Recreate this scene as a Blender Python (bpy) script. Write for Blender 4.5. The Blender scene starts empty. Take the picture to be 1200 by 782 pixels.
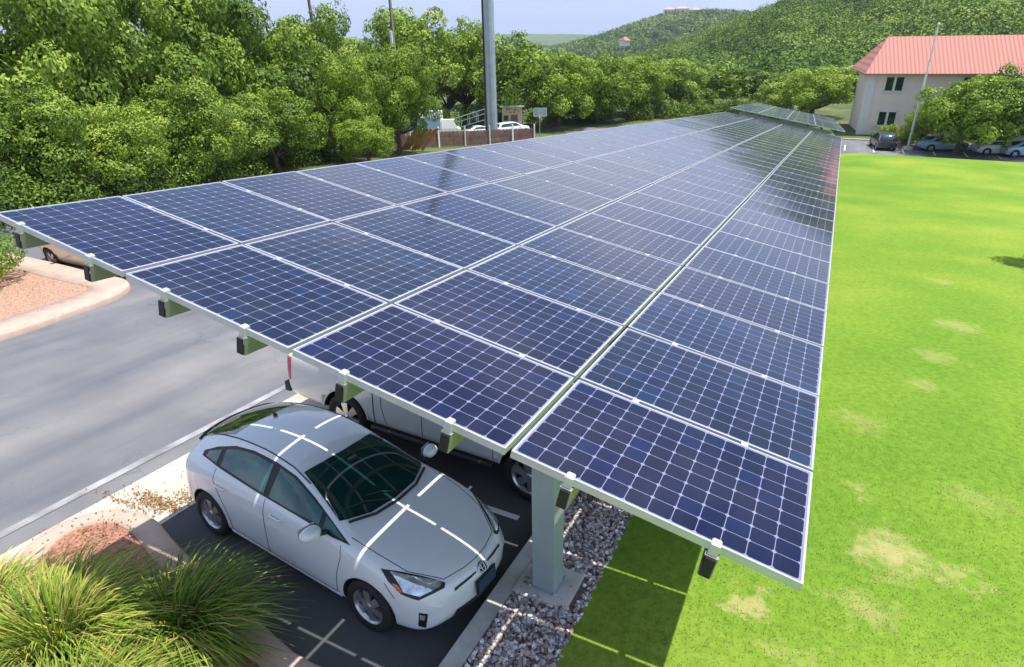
import bpy, bmesh, math, random
import numpy as np
from mathutils import Vector, Matrix
from mathutils.bvhtree import BVHTree
rad = math.radians
S = bpy.context.scene
COL = S.collection
# ------------------------------------------------------------------ camera
CAM = np.array([-0.2516, -2.3953, 2.3549])
M = np.array([[0.894928, 0.445709, -0.021153], [0.180738, -0.405427, -0.896082], [-0.407968, 0.798105, -0.443385]])
F = 733.62
cd = bpy.data.cameras.new('camera'); cam = bpy.data.objects.new('camera', cd); COL.objects.link(cam)
cd.sensor_width = 36; cd.lens = 36 * F / 1200; cd.clip_start = 0.05; cd.clip_end = 9000
rm = Matrix([[M[0][i], -M[1][i], -M[2][i], CAM[i]] for i in range(3)] + [[0, 0, 0, 1]])
cam.matrix_world = rm
S.camera = cam
def ray(x, y):                     # viewing direction of a point of the photograph
    return M.T @ np.array([(x - 600) / F, (y - 391) / F, 1])
def at_dist(x, y, D):              # the point at horizontal distance D along it
    d = ray(x, y); return CAM + d * (D / math.hypot(d[0], d[1]))
# ------------------------------------------------------------------ light
SUN = Vector((0.262, 0.127, 1)).normalized()
w = bpy.data.worlds.new('World'); S.world = w; w.use_nodes = True
nt = w.node_tree; N = nt.nodes; Lk = nt.links
bg = N['Background']; bg.inputs[1].default_value = 0.15
sky = N.new('ShaderNodeTexSky'); sky.sky_type = 'NISHITA'; sky.sun_disc = False
sky.sun_elevation = math.asin(SUN.z); sky.sun_rotation = math.atan2(SUN.x, SUN.y)
sky.altitude = 200; sky.air_density = 1.0; sky.dust_density = 1.6; sky.ozone_density = 1.5
tc = N.new('ShaderNodeTexCoord'); mp = N.new('ShaderNodeMapping'); mp.inputs['Scale'].default_value = (1, 1, 3.2)
Lk.new(tc.outputs['Generated'], mp.inputs[0])
no = N.new('ShaderNodeTexNoise'); no.inputs['Scale'].default_value = 1.9; no.inputs['Detail'].default_value = 7; no.inputs['Roughness'].default_value = .58
Lk.new(mp.outputs[0], no.inputs['Vector'])
cr = N.new('ShaderNodeValToRGB'); cr.color_ramp.elements[0].position = .47; cr.color_ramp.elements[1].position = .60
cr.color_ramp.elements[1].color = (.85, .85, .85, 1)
Lk.new(no.outputs[0], cr.inputs[0])
mh = N.new('ShaderNodeMixRGB'); mh.inputs[2].default_value = (2.9, 3.7, 6.2, 1)          # pale lavender blue low in the sky
sz = N.new('ShaderNodeSeparateXYZ'); Lk.new(tc.outputs['Generated'], sz.inputs[0])
hr_ = N.new('ShaderNodeMapRange'); hr_.inputs['From Min'].default_value = .45; hr_.inputs['From Max'].default_value = .0; hr_.inputs['To Max'].default_value = .85; Lk.new(sz.outputs[2], hr_.inputs['Value'])
Lk.new(hr_.outputs[0], mh.inputs[0]); Lk.new(sky.outputs[0], mh.inputs[1])
mx = N.new('ShaderNodeMixRGB'); mx.inputs[2].default_value = (5.2, 5.4, 6.6, 1)
hc = N.new('ShaderNodeMapRange'); hc.inputs['From Min'].default_value = .35; hc.inputs['From Max'].default_value = .75; hc.inputs['To Min'].default_value = 1; hc.inputs['To Max'].default_value = .3; Lk.new(sz.outputs[2], hc.inputs['Value'])
cm = N.new('ShaderNodeMath'); cm.operation = 'MULTIPLY'; Lk.new(cr.outputs[0], cm.inputs[0]); Lk.new(hc.outputs[0], cm.inputs[1])
Lk.new(cm.outputs[0], mx.inputs[0]); Lk.new(mh.outputs[0], mx.inputs[1]); Lk.new(mx.outputs[0], bg.inputs[0])
sl = bpy.data.lights.new('sun', 'SUN'); sl.energy = 5.0; sl.angle = rad(.4); sl.color = (1, .955, .88)
so = bpy.data.objects.new('sun', sl); COL.objects.link(so); so.rotation_euler = SUN.to_track_quat('Z', 'Y').to_euler()
so.location = (20, 10, 60)
S.view_settings.view_transform = 'Standard'; S.view_settings.look = 'None'; S.view_settings.gamma = 1
S.view_settings.use_curve_mapping = False; S.view_settings.exposure = 0.42
S.render.engine = 'CYCLES'
S.cycles.max_bounces = 7; S.cycles.transparent_max_bounces = 6; S.cycles.diffuse_bounces = 3
# ------------------------------------------------------------------ helpers
def tag(o, label=None, cat=None, group=None, kind=None):
    if label: o['label'] = label
    if cat: o['category'] = cat
    if group: o['group'] = group
    if kind: o['kind'] = kind
    return o
def empty(name, loc=(0, 0, 0), rz=0, rx=0):
    o = bpy.data.objects.new(name, None); COL.objects.link(o); o.empty_display_size = .2
    o.location = loc; o.rotation_euler = (rx, 0, rz); return o
def link(name, me, parent=None, mat=None):
    o = bpy.data.objects.new(name, me); COL.objects.link(o)
    if mat: me.materials.clear(); me.materials.append(mat)
    if parent: o.parent = parent
    return o
class MB:
    def __init__(s): s.v = []; s.f = []; s.sm = []
    def add(s, vs, fs, smooth=False):
        b = len(s.v); s.v += [tuple(v) for v in vs]; s.f += [tuple(b + i for i in f) for f in fs]; s.sm += [smooth] * len(fs); return s
    def box(s, c, d, R=None, bev=0):
        x, y, z = [k / 2 for k in d]
        bm = bmesh.new(); bmesh.ops.create_cube(bm, size=1)
        for v in bm.verts: v.co = Vector((v.co.x * d[0], v.co.y * d[1], v.co.z * d[2]))
        if bev: bmesh.ops.bevel(bm, geom=bm.edges[:], offset=bev, segments=2, profile=.6, affect='EDGES')
        vs = [(R @ v.co if R else v.co) + Vector(c) for v in bm.verts]; bm.verts.index_update()
        s.add(vs, [[v.index for v in f.verts] for f in bm.faces]); bm.free(); return s
    def tube(s, pts, rs, n=8, cap=True, smooth=True):
        pts = [Vector(p) for p in pts]
        if not hasattr(rs, '__len__'): rs = [rs] * len(pts)
        vs = []; up = None
        for i, p in enumerate(pts):
            t = (pts[min(i + 1, len(pts) - 1)] - pts[max(i - 1, 0)]).normalized()
            if up is None: up = Vector((0, 0, 1)) if abs(t.z) < .9 else Vector((1, 0, 0))
            a = t.cross(up).normalized(); b = a.cross(t).normalized(); up = b
            for k in range(n):
                q = 2 * math.pi * k / n; vs.append(p + (a * math.cos(q) + b * math.sin(q)) * rs[i])
        fs = [(i * n + k, i * n + (k + 1) % n, (i + 1) * n + (k + 1) % n, (i + 1) * n + k) for i in range(len(pts) - 1) for k in range(n)]
        s.add(vs, fs, smooth)
        if cap: s.add(vs[:n], [tuple(range(n))[::-1]]); s.add(vs[-n:], [tuple(range(n))])
        return s
    def lathe(s, prof, axis='y', n=32, c=(0, 0, 0), smooth=True):   # prof: (radius, along)
        vs = []
        for r, a in prof:
            for k in range(n):
                q = 2 * math.pi * k / n; x, z = r * math.cos(q), r * math.sin(q)
                p = (x, a, z) if axis == 'y' else (x, z, a)
                vs.append(Vector(p) + Vector(c))
        m = len(prof)
        fs = [(i * n + k, i * n + (k + 1) % n, (i + 1) * n + (k + 1) % n, (i + 1) * n + k) for i in range(m - 1) for k in range(n)]
        return s.add(vs, fs, smooth)
    def prism(s, poly, z0, z1):          # poly in xy, z0/z1 numbers or functions of (x, y)
        f0 = z0 if callable(z0) else (lambda x, y: z0); f1 = z1 if callable(z1) else (lambda x, y: z1)
        n = len(poly); vs = [(x, y, f0(x, y)) for x, y in poly] + [(x, y, f1(x, y)) for x, y in poly]
        fs = [tuple(range(n))[::-1], tuple(range(n, 2 * n))] + [(i, (i + 1) % n, n + (i + 1) % n, n + i) for i in range(n)]
        return s.add(vs, fs)
    def mesh(s, name):
        me = bpy.data.meshes.new(name); me.from_pydata(s.v, [], s.f); me.update()
        me.polygons.foreach_set('use_smooth', s.sm)
        bm = bmesh.new(); bm.from_mesh(me); bmesh.ops.recalc_face_normals(bm, faces=bm.faces[:]); bm.to_mesh(me); bm.free()
        return me
    def build(s, name, mat, parent=None): return link(name, s.mesh(name), parent, mat)
def fast_mesh(name, verts, nper, attrs=None, smooth=False):
    """verts (K*nper,3): K separate faces of nper corners"""
    me = bpy.data.meshes.new(name); K = len(verts) // nper
    me.vertices.add(len(verts)); me.vertices.foreach_set('co', np.asarray(verts, np.float32).ravel())
    me.loops.add(K * nper); me.loops.foreach_set('vertex_index', np.arange(K * nper, dtype=np.int32))
    me.polygons.add(K); me.polygons.foreach_set('loop_start', np.arange(0, K * nper, nper, dtype=np.int32))
    me.update(calc_edges=True)
    for k, a in (attrs or {}).items():
        at = me.attributes.new(k, 'FLOAT', 'FACE'); at.data.foreach_set('value', np.asarray(a, np.float32))
    return me
# ------------------------------------------------------------------ materials
def nodemat(name):
    m = bpy.data.materials.new(name); m.use_nodes = True
    return m, m.node_tree.nodes, m.node_tree.links, m.node_tree.nodes['Principled BSDF']
def ramp(N, stops):
    r = N.new('ShaderNodeValToRGB'); e = r.color_ramp.elements
    e[0].position, e[0].color = stops[0][0], (*stops[0][1], 1)
    e[1].position, e[1].color = stops[-1][0], (*stops[-1][1], 1)
    for p, c in stops[1:-1]: x = e.new(p); x.color = (*c, 1)
    return r
def mat(name, c, rough=.6, metal=0, var=.12, scale=6, bump=0, bscale=40, coat=0, spec=.5, coords='Object', emit=None):
    m, N, L, b = nodemat(name)
    b.inputs['Roughness'].default_value = rough; b.inputs['Metallic'].default_value = metal
    b.inputs['Coat Weight'].default_value = coat; b.inputs['Coat Roughness'].default_value = .04
    b.inputs['Specular IOR Level'].default_value = spec
    t = N.new('ShaderNodeTexCoord'); n = N.new('ShaderNodeTexNoise'); n.inputs['Scale'].default_value = scale; n.inputs['Detail'].default_value = 6
    L.new(t.outputs[coords], n.inputs['Vector'])
    r = ramp(N, [(.3, tuple(k * (1 - var) for k in c)), (.7, tuple(min(1, k * (1 + var)) for k in c))])
    L.new(n.outputs[0], r.inputs[0]); L.new(r.outputs[0], b.inputs['Base Color'])
    if bump:
        n2 = N.new('ShaderNodeTexNoise'); n2.inputs['Scale'].default_value = bscale; n2.inputs['Detail'].default_value = 5
        L.new(t.outputs[coords], n2.inputs['Vector'])
        bp = N.new('ShaderNodeBump'); bp.inputs['Strength'].default_value = bump; bp.inputs['Distance'].default_value = .02
        L.new(n2.outputs[0], bp.inputs['Height']); L.new(bp.outputs[0], b.inputs['Normal'])
    return m
def leafmat(name, stops, trans=.3, rough=.55, objvar=.25):
    m, N, L, b = nodemat(name)
    a = N.new('ShaderNodeAttribute'); a.attribute_name = 'tint'
    r = ramp(N, stops)
    oi = N.new('ShaderNodeObjectInfo'); ma = N.new('ShaderNodeMath'); ma.operation = 'MULTIPLY_ADD'
    ma.inputs[1].default_value = objvar; L.new(oi.outputs['Random'], ma.inputs[0])
    ad = N.new('ShaderNodeMath'); ad.operation = 'ADD'; ad.inputs[1].default_value = -objvar / 2
    L.new(a.outputs['Fac'], ad.inputs[0]); L.new(ad.outputs[0], ma.inputs[2]); L.new(ma.outputs[0], r.inputs[0])
    L.new(r.outputs[0], b.inputs['Base Color']); b.inputs['Roughness'].default_value = rough
    b.inputs['Specular IOR Level'].default_value = .25
    t = N.new('ShaderNodeBsdfTranslucent'); L.new(r.outputs[0], t.inputs[0])
    mi = N.new('ShaderNodeMixShader'); mi.inputs[0].default_value = trans
    L.new(b.outputs[0], mi.inputs[1]); L.new(t.outputs[0], mi.inputs[2]); L.new(mi.outputs[0], N['Material Output'].inputs[0])
    return m
LEAF = leafmat('oak_leaves', [(0, (.035, .075, .012)), (.35, (.14, .235, .022)), (.65, (.30, .42, .05)), (1, (.50, .58, .12))], .20)
LEAFY = leafmat('young_leaves', [(0, (.07, .13, .012)), (.4, (.20, .31, .025)), (.75, (.33, .44, .045)), (1, (.52, .56, .10))], .24)
LEAFB = leafmat('boxy_leaves', [(0, (.05, .11, .01)), (.45, (.15, .28, .02)), (.8, (.27, .40, .03)), (1, (.42, .26, .05))], .3)
HILLF = leafmat('hill_foliage', [(0, (.025, .06, .012)), (.4, (.075, .15, .02)), (.75, (.15, .24, .035)), (1, (.27, .36, .07))], .15, .8)
BLADE = leafmat('grass_blades', [(0, (.04, .09, .012)), (.4, (.14, .24, .025)), (.72, (.33, .42, .05)), (.9, (.55, .56, .15)), (1, (.45, .33, .12))], .3)
TURF = leafmat('turf_blades', [(0, (.12, .23, .024)), (.45, (.175, .285, .034)), (.8, (.25, .34, .05)), (1, (.40, .36, .12))], .5)
BARK = mat('bark', (.10, .075, .055), .9, var=.4, scale=8, bump=.6)
CONC = mat('concrete', (.52, .49, .44), .85, var=.14, scale=3, bump=.15)
CONCG = mat('kerb_concrete', (.52, .50, .46), .85, var=.18, scale=4, bump=.15)
PINKC = mat('pinkish_concrete', (.46, .345, .28), .85, var=.12, scale=3, bump=.15)
BLACKP = mat('black_plastic', (.012, .013, .014), .45, var=.1)
SEAM = mat('panel_gap', (.02, .022, .024), .6, var=.05)
RUBBER = mat('tyre_rubber', (.018, .018, .018), .8, var=.2)
ALLOY = mat('alloy_wheel', (.55, .56, .57), .3, .85, var=.05)
CHROME = mat('chrome', (.75, .76, .78), .12, 1, var=.02)
GLASSD = mat('tinted_car_glass', (.006, .034, .030), .04, 0, var=.3, scale=2.5, coat=1)
GLASSS = mat('teal_side_glass', (.015, .085, .075), .05, 0, var=.75, scale=3.2, coat=1)
PLATE = mat('plate_blue', (.02, .05, .10), .35, var=.1)
WHITEP = mat('white_paint', (.78, .78, .76), .6, var=.05)
STEELG = mat('galvanised_steel', (.33, .34, .33), .5, .3, var=.12, scale=5)
ALUF = mat('aluminium_frame', (.68, .69, .70), .38, .55, var=.05)
POSTP = mat('post_paint', (.36, .42, .43), .45, .1, var=.10, scale=2.5, bump=.04)
LENS = mat('headlamp_lens', (.62, .70, .78), .08, .6, var=.35, scale=14, coat=1)
AMBER = mat('amber_lens', (.60, .13, .02), .15, var=.1, coat=1)
REDL = mat('red_lens', (.50, .01, .06), .15, var=.1, coat=1)
WOODP = mat('weathered_wood', (.16, .11, .08), .9, var=.3, scale=9)
PALEST = mat('pale_steel', (.38, .43, .47), .5, .3, var=.12, scale=1.5)
def paint(name, c, met=.25):
    return mat(name, c, .33, met, var=.025, scale=1.3, coat=1)
SILVER = paint('pale_silver_paint', (.76, .80, .82), .05)
WHITEC = paint('white_car_paint', (.66, .66, .65), .0)
TANREF = paint('silver_tan_reflection', (.50, .42, .35), .4)  # silver car, tan reflections put into its base colour
DARKC = paint('dark_blue_paint', (.02, .025, .04), .3)
BLUEC = paint('light_blue_paint', (.28, .45, .62), .1)
# ------------------------------------------------------------------ terrain
SL = 0.0957
def sstep(a, b, x): t = min(1, max(0, (x - a) / (b - a))); return t * t * (3 - 2 * t)
def zg(x, y):                          # asphalt level
    yy = max(y, -60)
    if yy < 60: z = -3.32 - SL * yy
    else:
        t = min(yy, 78) - 60; z = -3.32 - SL * 60 - SL * t + SL * t * t / 36
    r = math.hypot(x, y)
    if r > 130: z -= 45 * sstep(130, 700, r) + 70 * sstep(700, 2400, r)
    return z
def zl(x, y): return zg(x, y) + .15   # top of lawn, gravel, kerbs
m, N, L, b = nodemat('dry_grass_ground')
t = N.new('ShaderNodeTexCoord'); n = N.new('ShaderNodeTexNoise'); n.inputs['Scale'].default_value = .35; n.inputs['Detail'].default_value = 9
L.new(t.outputs['Object'], n.inputs['Vector']); r = ramp(N, [(.3, (.045, .075, .018)), (.55, (.09, .12, .03)), (.75, (.18, .15, .09))]); L.new(n.outputs[0], r.inputs[0]); L.new(r.outputs[0], b.inputs['Base Color']); b.inputs['Roughness'].default_value = .95
GROUND = m
# lawn: mottled yellow greens, worn patches
m, N, L, b = nodemat('mown_lawn')
t = N.new('ShaderNodeTexCoord')
n1 = N.new('ShaderNodeTexNoise'); n1.inputs['Scale'].default_value = .22; n1.inputs['Detail'].default_value = 4
n2 = N.new('ShaderNodeTexNoise'); n2.inputs['Scale'].default_value = 9; n2.inputs['Detail'].default_value = 9; n2.inputs['Roughness'].default_value = .7
for q in (n1, n2): L.new(t.outputs['Object'], q.inputs['Vector'])
r1 = ramp(N, [(.3, (.125, .25, .026)), (.5, (.17, .29, .032)), (.7, (.25, .335, .046))]); L.new(n1.outputs[0], r1.inputs[0])
r2 = ramp(N, [(.3, (.55, .6, .5)), (.62, (1.12, 1.06, 1.1))]); L.new(n2.outputs[0], r2.inputs[0])
mul = N.new('ShaderNodeMixRGB'); mul.blend_type = 'MULTIPLY'; mul.inputs[0].default_value = .75
L.new(r1.outputs[0], mul.inputs[1]); L.new(r2.outputs[0], mul.inputs[2])
last = mul.outputs[0]
n3 = N.new('ShaderNodeTexNoise'); n3.inputs['Scale'].default_value = 2.6; n3.inputs['Detail'].default_value = 8; n3.inputs['Roughness'].default_value = .75
L.new(t.outputs['Object'], n3.inputs['Vector'])
vm = N.new('ShaderNodeVectorMath'); vm.operation = 'MULTIPLY_ADD'; vm.inputs[1].default_value = (1.7, 1.7, 0)
L.new(n3.outputs['Color'], vm.inputs[0]); 
sb = N.new('ShaderNodeVectorMath'); sb.operation = 'SUBTRACT'; sb.inputs[1].default_value = (.85, .85, 0); L.new(t.outputs['Object'], sb.inputs[0]); L.new(sb.outputs[0], vm.inputs[2])
for (bx, by, br, am) in ((1.25, 4.8, .55, .9), (-.2, 3.1, .28, .85), (.95, 6.0, .22, .5), (2.0, 4.7, .25, .6), (1.0, 8.4, .5, .35), (1.0, 3.6, .35, .5), (2.6, 3.2, .6, .35), (.25, 2.6, .25, .4), (2.6, 12.5, .5, .4), (3.3, 15, .6, .45), (3.4, 19.5, .5, .35), (2.2, 10.6, .4, .35), (2.4, 6.6, .5, .3)):
    dd = N.new('ShaderNodeVectorMath'); dd.operation = 'SUBTRACT'; dd.inputs[1].default_value = (bx, by, 0); am *= .62; br *= 1.0; L.new(vm.outputs[0], dd.inputs[0])
    zz = N.new('ShaderNodeVectorMath'); zz.operation = 'MULTIPLY'; zz.inputs[1].default_value = (1, 1, 0); L.new(dd.outputs[0], zz.inputs[0])
    ln = N.new('ShaderNodeVectorMath'); ln.operation = 'LENGTH'; L.new(zz.outputs[0], ln.inputs[0])
    mr = N.new('ShaderNodeMapRange'); mr.inputs['From Min'].default_value = br; mr.inputs['From Max'].default_value = br * .35; mr.inputs['To Max'].default_value = am
    L.new(ln.outputs['Value'], mr.inputs['Value'])
    mxx = N.new('ShaderNodeMixRGB'); mxx.inputs[2].default_value = (.50, .40, .20, 1); L.new(mr.outputs[0], mxx.inputs[0]); L.new(last, mxx.inputs[1]); last = mxx.outputs[0]
L.new(last, b.inputs['Base Color']); b.inputs['Roughness'].default_value = .95; b.inputs['Specular IOR Level'].default_value = .1
bp = N.new('ShaderNodeBump'); bp.inputs['Strength'].default_value = .7; bp.inputs['Distance'].default_value = .05; L.new(n2.outputs[0], bp.inputs['Height']); L.new(bp.outputs[0], b.inputs['Normal'])
LAWN = m
def roadmat(name, c1, c2, streak):
    m, N, L, b = nodemat(name); t = N.new('ShaderNodeTexCoord')
    mp = N.new('ShaderNodeMapping'); mp.inputs['Scale'].default_value = (1, .05, 1); L.new(t.outputs['Object'], mp.inputs[0])
    n1 = N.new('ShaderNodeTexNoise'); n1.inputs['Scale'].default_value = streak; n1.inputs['Detail'].default_value = 4; L.new(mp.outputs[0], n1.inputs['Vector'])
    r1 = ramp(N, [(.32, c1), (.68, c2)]); L.new(n1.outputs[0], r1.inputs[0])
    n2 = N.new('ShaderNodeTexNoise'); n2.inputs['Scale'].default_value = 120; n2.inputs['Detail'].default_value = 3; L.new(t.outputs['Object'], n2.inputs['Vector'])
    r2 = ramp(N, [(.3, (.78, .78, .78)), (.7, (1.15, 1.15, 1.15))]); L.new(n2.outputs[0], r2.inputs[0])
    n3 = N.new('ShaderNodeTexNoise'); n3.inputs['Scale'].default_value = .8; n3.inputs['Detail'].default_value = 5; L.new(t.outputs['Object'], n3.inputs['Vector'])
    r3 = ramp(N, [(.35, (.88, .88, .9)), (.65, (1.1, 1.1, 1.08))]); L.new(n3.outputs[0], r3.inputs[0])
    mu = N.new('ShaderNodeMixRGB'); mu.blend_type = 'MULTIPLY'; mu.inputs[0].default_value = 1; L.new(r1.outputs[0], mu.inputs[1]); L.new(r2.outputs[0], mu.inputs[2])
    m2 = N.new('ShaderNodeMixRGB'); m2.blend_type = 'MULTIPLY'; m2.inputs[0].default_value = 1; L.new(mu.outputs[0], m2.inputs[1]); L.new(r3.outputs[0], m2.inputs[2])
    vo = N.new('ShaderNodeTexVoronoi'); vo.feature = 'DISTANCE_TO_EDGE'; vo.inputs['Scale'].default_value = .55
    nd = N.new('ShaderNodeTexNoise'); nd.inputs['Scale'].default_value = 1.8; nd.inputs['Detail'].default_value = 6; L.new(t.outputs['Object'], nd.inputs['Vector'])
    ad = N.new('ShaderNodeVectorMath'); ad.operation = 'MULTIPLY_ADD'; ad.inputs[1].default_value = (.9, .9, 0); L.new(nd.outputs['Color'], ad.inputs[0]); L.new(t.outputs['Object'], ad.inputs[2]); L.new(ad.outputs[0], vo.inputs['Vector'])
    ck = ramp(N, [(0, (.45, .45, .45)), (.010, (1, 1, 1))]); L.new(vo.outputs['Distance'], ck.inputs[0])
    gate = ramp(N, [(.50, (0, 0, 0)), (.60, (.4, .4, .4))]); L.new(n3.outputs[0], gate.inputs[0])
    m3 = N.new('ShaderNodeMixRGB'); m3.blend_type = 'MULTIPLY'; L.new(gate.outputs[0], m3.inputs[0]); L.new(m2.outputs[0], m3.inputs[1]); L.new(ck.outputs[0], m3.inputs[2])
    ns = N.new('ShaderNodeTexNoise'); ns.inputs['Scale'].default_value = 1.7; ns.inputs['Detail'].default_value = 7; ns.inputs['Roughness'].default_value = .7; L.new(t.outputs['Object'], ns.inputs['Vector'])
    st_ = ramp(N, [(.26, (.5, .5, .5)), (.36, (1, 1, 1))]); L.new(ns.outputs[0], st_.inputs[0])
    m4 = N.new('ShaderNodeMixRGB'); m4.blend_type = 'MULTIPLY'; m4.inputs[0].default_value = .8; L.new(m3.outputs[0], m4.inputs[1]); L.new(st_.outputs[0], m4.inputs[2])
    L.new(m4.outputs[0], b.inputs['Base Color']); b.inputs['Roughness'].default_value = .75
    bp = N.new('ShaderNodeBump'); bp.inputs['Strength'].default_value = .25; bp.inputs['Distance'].default_value = .01; L.new(n2.outputs[0], bp.inputs['Height']); L.new(bp.outputs[0], b.inputs['Normal'])
    return m
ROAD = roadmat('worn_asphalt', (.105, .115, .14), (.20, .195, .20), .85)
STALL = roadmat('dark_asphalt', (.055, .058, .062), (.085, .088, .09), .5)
def sheet(name, xs, ys, dz, mt, edge=None, zf=zg, kind='structure'):
    xs = list(xs); ys = list(ys); vs = [(x, y, zf(x, y) + dz) for y in ys for x in xs]; n = len(xs)
    fs = [(j * n + i, j * n + i + 1, (j + 1) * n + i + 1, (j + 1) * n + i) for j in range(len(ys) - 1) for i in range(n - 1)]
    if edge:                             # skirt so that a raised bed has sides
        b = len(vs); ring = [i for i in range(n)] + [j * n + n - 1 for j in range(1, len(ys))] + [(len(ys) - 1) * n + i for i in range(n - 2, -1, -1)] + [j * n for j in range(len(ys) - 2, 0, -1)]
        vs += [(vs[i][0], vs[i][1], vs[i][2] - edge) for i in ring]; k = len(ring)
        fs += [(ring[a], ring[(a + 1) % k], b + (a + 1) % k, b + a) for a in range(k)]
    o = MB().add(vs, fs).build(name, mt); o['kind'] = kind; return o
# base ground: polar sheet out to the horizon
rs = list(range(0, 60, 4)) + [60, 64, 68, 72, 76, 80, 90, 100, 115, 130, 160, 200, 260, 340, 450, 600, 800, 1100, 1500, 2000, 2600, 3400, 5000]
vs = [(0, 0, zg(0, 0) - .03)]; fs = []; na = 120
for r_ in rs[1:]:
    for k in range(na):
        a = 2 * math.pi * k / na; x, y = r_ * math.sin(a), r_ * math.cos(a); vs.append((x, y, zg(x, y) - .04))
for k in range(na): fs.append((0, 1 + (k + 1) % na, 1 + k))
for i in range(len(rs) - 2):
    for k in range(na): p = 1 + i * na; fs.append((p + k, p + (k + 1) % na, p + na + (k + 1) % na, p + na + k))
o = MB().add(vs, fs, True).build('ground', GROUND); o['kind'] = 'structure'
ysl = [-20, -8, 0, 10, 20, 30, 40, 50, 60, 62, 64, 66]
sheet('drive_lane', [-30, -16, -8.3], ysl + [68, 70, 72, 75, 78], .0, ROAD)
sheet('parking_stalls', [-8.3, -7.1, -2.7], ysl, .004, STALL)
sheet('far_car_park', [-8.3, 0, 20, 50], [66, 68, 70, 72, 74, 78], .006, ROAD)
sheet('concrete_apron', [-8.42, -7.25], [-1.2] + ysl[2:], .009, mat('cream_apron_concrete', (.50, .45, .37), .85, var=.22, scale=1.6, bump=.2))  # cream concrete, paler than the asphalt beside it
sheet('gutter_strip', [-8.90, -8.76], [-20] + ysl[1:], .009, mat('worn_gutter_concrete', (.25, .25, .26), .85, var=.45, scale=2.2))
sheet('lawn', [-1.8, -.5, 1, 2, 5, 10, 20, 40, 70], [-20, -8, -4, 0, 4, 8, 12, 20, 30, 40, 45, 48, 51, 54, 56, 58, 60, 61, 62, 63, 64, 64.6, 65], .15, LAWN, .2, zf=lambda x, y: zg(x, y) + .5 * sstep(46, 61, y) * sstep(-1.8, 2, x) * (1 - .5 * sstep(62, 65, y)))
sheet('gravel_bed', [-2.6, -1.8], [-14, 0, 20, 40, 60], .125, mat('gravel_soil', (.16, .13, .12), .95, var=.4, scale=30), .2)
sheet('front_kerb', [-2.80, -2.60], [-14, 0, 20, 40, 62], .15, CONCG, .2)
sheet('far_verge', [-8, 20, 60], [78.2, 79, 82, 120], .12, GROUND, .2)
sheet('far_kerb', [-8, 20, 60], [77.95, 78.2], .14, CONC, .2)
# painted stall lines
lm = MB()
for k, yy in enumerate([3.38, 6.35, 9.3, 12.2, 15.2, 18.2, 21.2, 24.2, 27.2, 30.2]):
    lm.add([(x, y, zg(x, y) + .013) for x, y in ((-7.2, yy - .05), (-3.17, yy - .05), (-3.17, yy + .05), (-7.2, yy + .05))], [(0, 1, 2, 3)])
o = lm.build('stall_lines', WHITEP); o['kind'] = 'structure'
lm = MB()
for k in range(6):
    x = 0.6 + 2.6 * k; lm.add([(x_, y, zg(x_, y) + .014) for x_, y in ((x, 70), (x + .12, 70), (x + .12, 74), (x, 74))], [(0, 1, 2, 3)])
o = lm.build('far_stall_lines', WHITEP); o['kind'] = 'structure'
# ------------------------------------------------------------------ hills
def az_el(x, y): d = ray(x, y); return math.atan2(d[0], d[1]), math.atan2(d[2], math.hypot(d[0], d[1]))
def hill(name, ridge, D0, D1, D2, z0, mt, jit, na=110, nd=30, fade=(.12, .12)):
    pts = sorted(az_el(x, y) for x, y in ridge); A = [p[0] for p in pts]
    Z = [CAM[2] + D1 * math.tan(p[1]) for p in pts]
    rnd = np.random.RandomState(5); a0, a1 = A[0] - fade[0] * 2, A[-1] + fade[1] * 2
    ph = rnd.rand(6) * 6.3
    def hz(a, D):
        zr = np.interp(a, A, Z); e = min(1, max(0, (a - a0) / (fade[0] * 2 + 1e-6))); e2 = min(1, max(0, (a1 - a) / (fade[1] * 2 + 1e-6)))
        z0 = zg(CAM[0] + D * math.sin(a), CAM[1] + D * math.cos(a)) - 1.5; zr = z0 + (zr - z0) * sstep(0, 1, e) * sstep(0, 1, e2)
        s = sstep(D0, D1, D) if D < D1 else 1 - .5 * sstep(D1, D2, D)
        wob = jit * (math.sin(a * 31 + ph[0] + D * .011) + .7 * math.sin(a * 57 + ph[1] - D * .023) + .5 * math.sin(D * .05 + ph[2] + a * 20)) * s * (1 - s) * 2.4
        return z0 + (zr - z0) * s + wob
    hz0 = hz
    def hz(a, D):
        b0 = zg(CAM[0] + D * math.sin(a), CAM[1] + D * math.cos(a)) - 1.5; return max(b0, hz0(a, D) if D < D1 * 1.3 else b0 + (hz0(a, D1) - b0) * .5) if True else 0
    ds = [D0 + (D2 - D0) * i / nd for i in range(nd + 1)]; vs = []; fs = []
    for D in ds:
        for k in range(na + 1):
            a = a0 + (a1 - a0) * k / na; vs.append((CAM[0] + D * math.sin(a), CAM[1] + D * math.cos(a), hz(a, D)))
    for i in range(nd):
        for k in range(na): p = i * (na + 1) + k; fs.append((p, p + 1, p + na + 2, p + na + 1))
    o = MB().add(vs, fs, True).build(name, mt); o['kind'] = 'structure'
    return hz, a0, a1
HILLM = mat('hill_ground', (.045, .09, .02), .95, var=.35, scale=.02)
HILLC = mat('distant_hill_woods', (.06, .115, .03), .95, var=.5, scale=.01)
hA, a0A, a1A = hill('near_hill', [(735, 84), (760, 72), (800, 57), (850, 38), (900, 20), (930, 8), (1000, -14), (1100, -45), (1300, -85)], 125, 400, 620, -13, HILLM, 4, fade=(.05, .3))
hB, a0B, a1B = hill('far_hill', [(600, 72), (650, 62), (700, 50), (740, 35), (785, 22), (840, 20), (900, 24), (1000, 18)], 560, 1150, 1700, -45, HILLM, 16, fade=(.1, .2))
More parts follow.
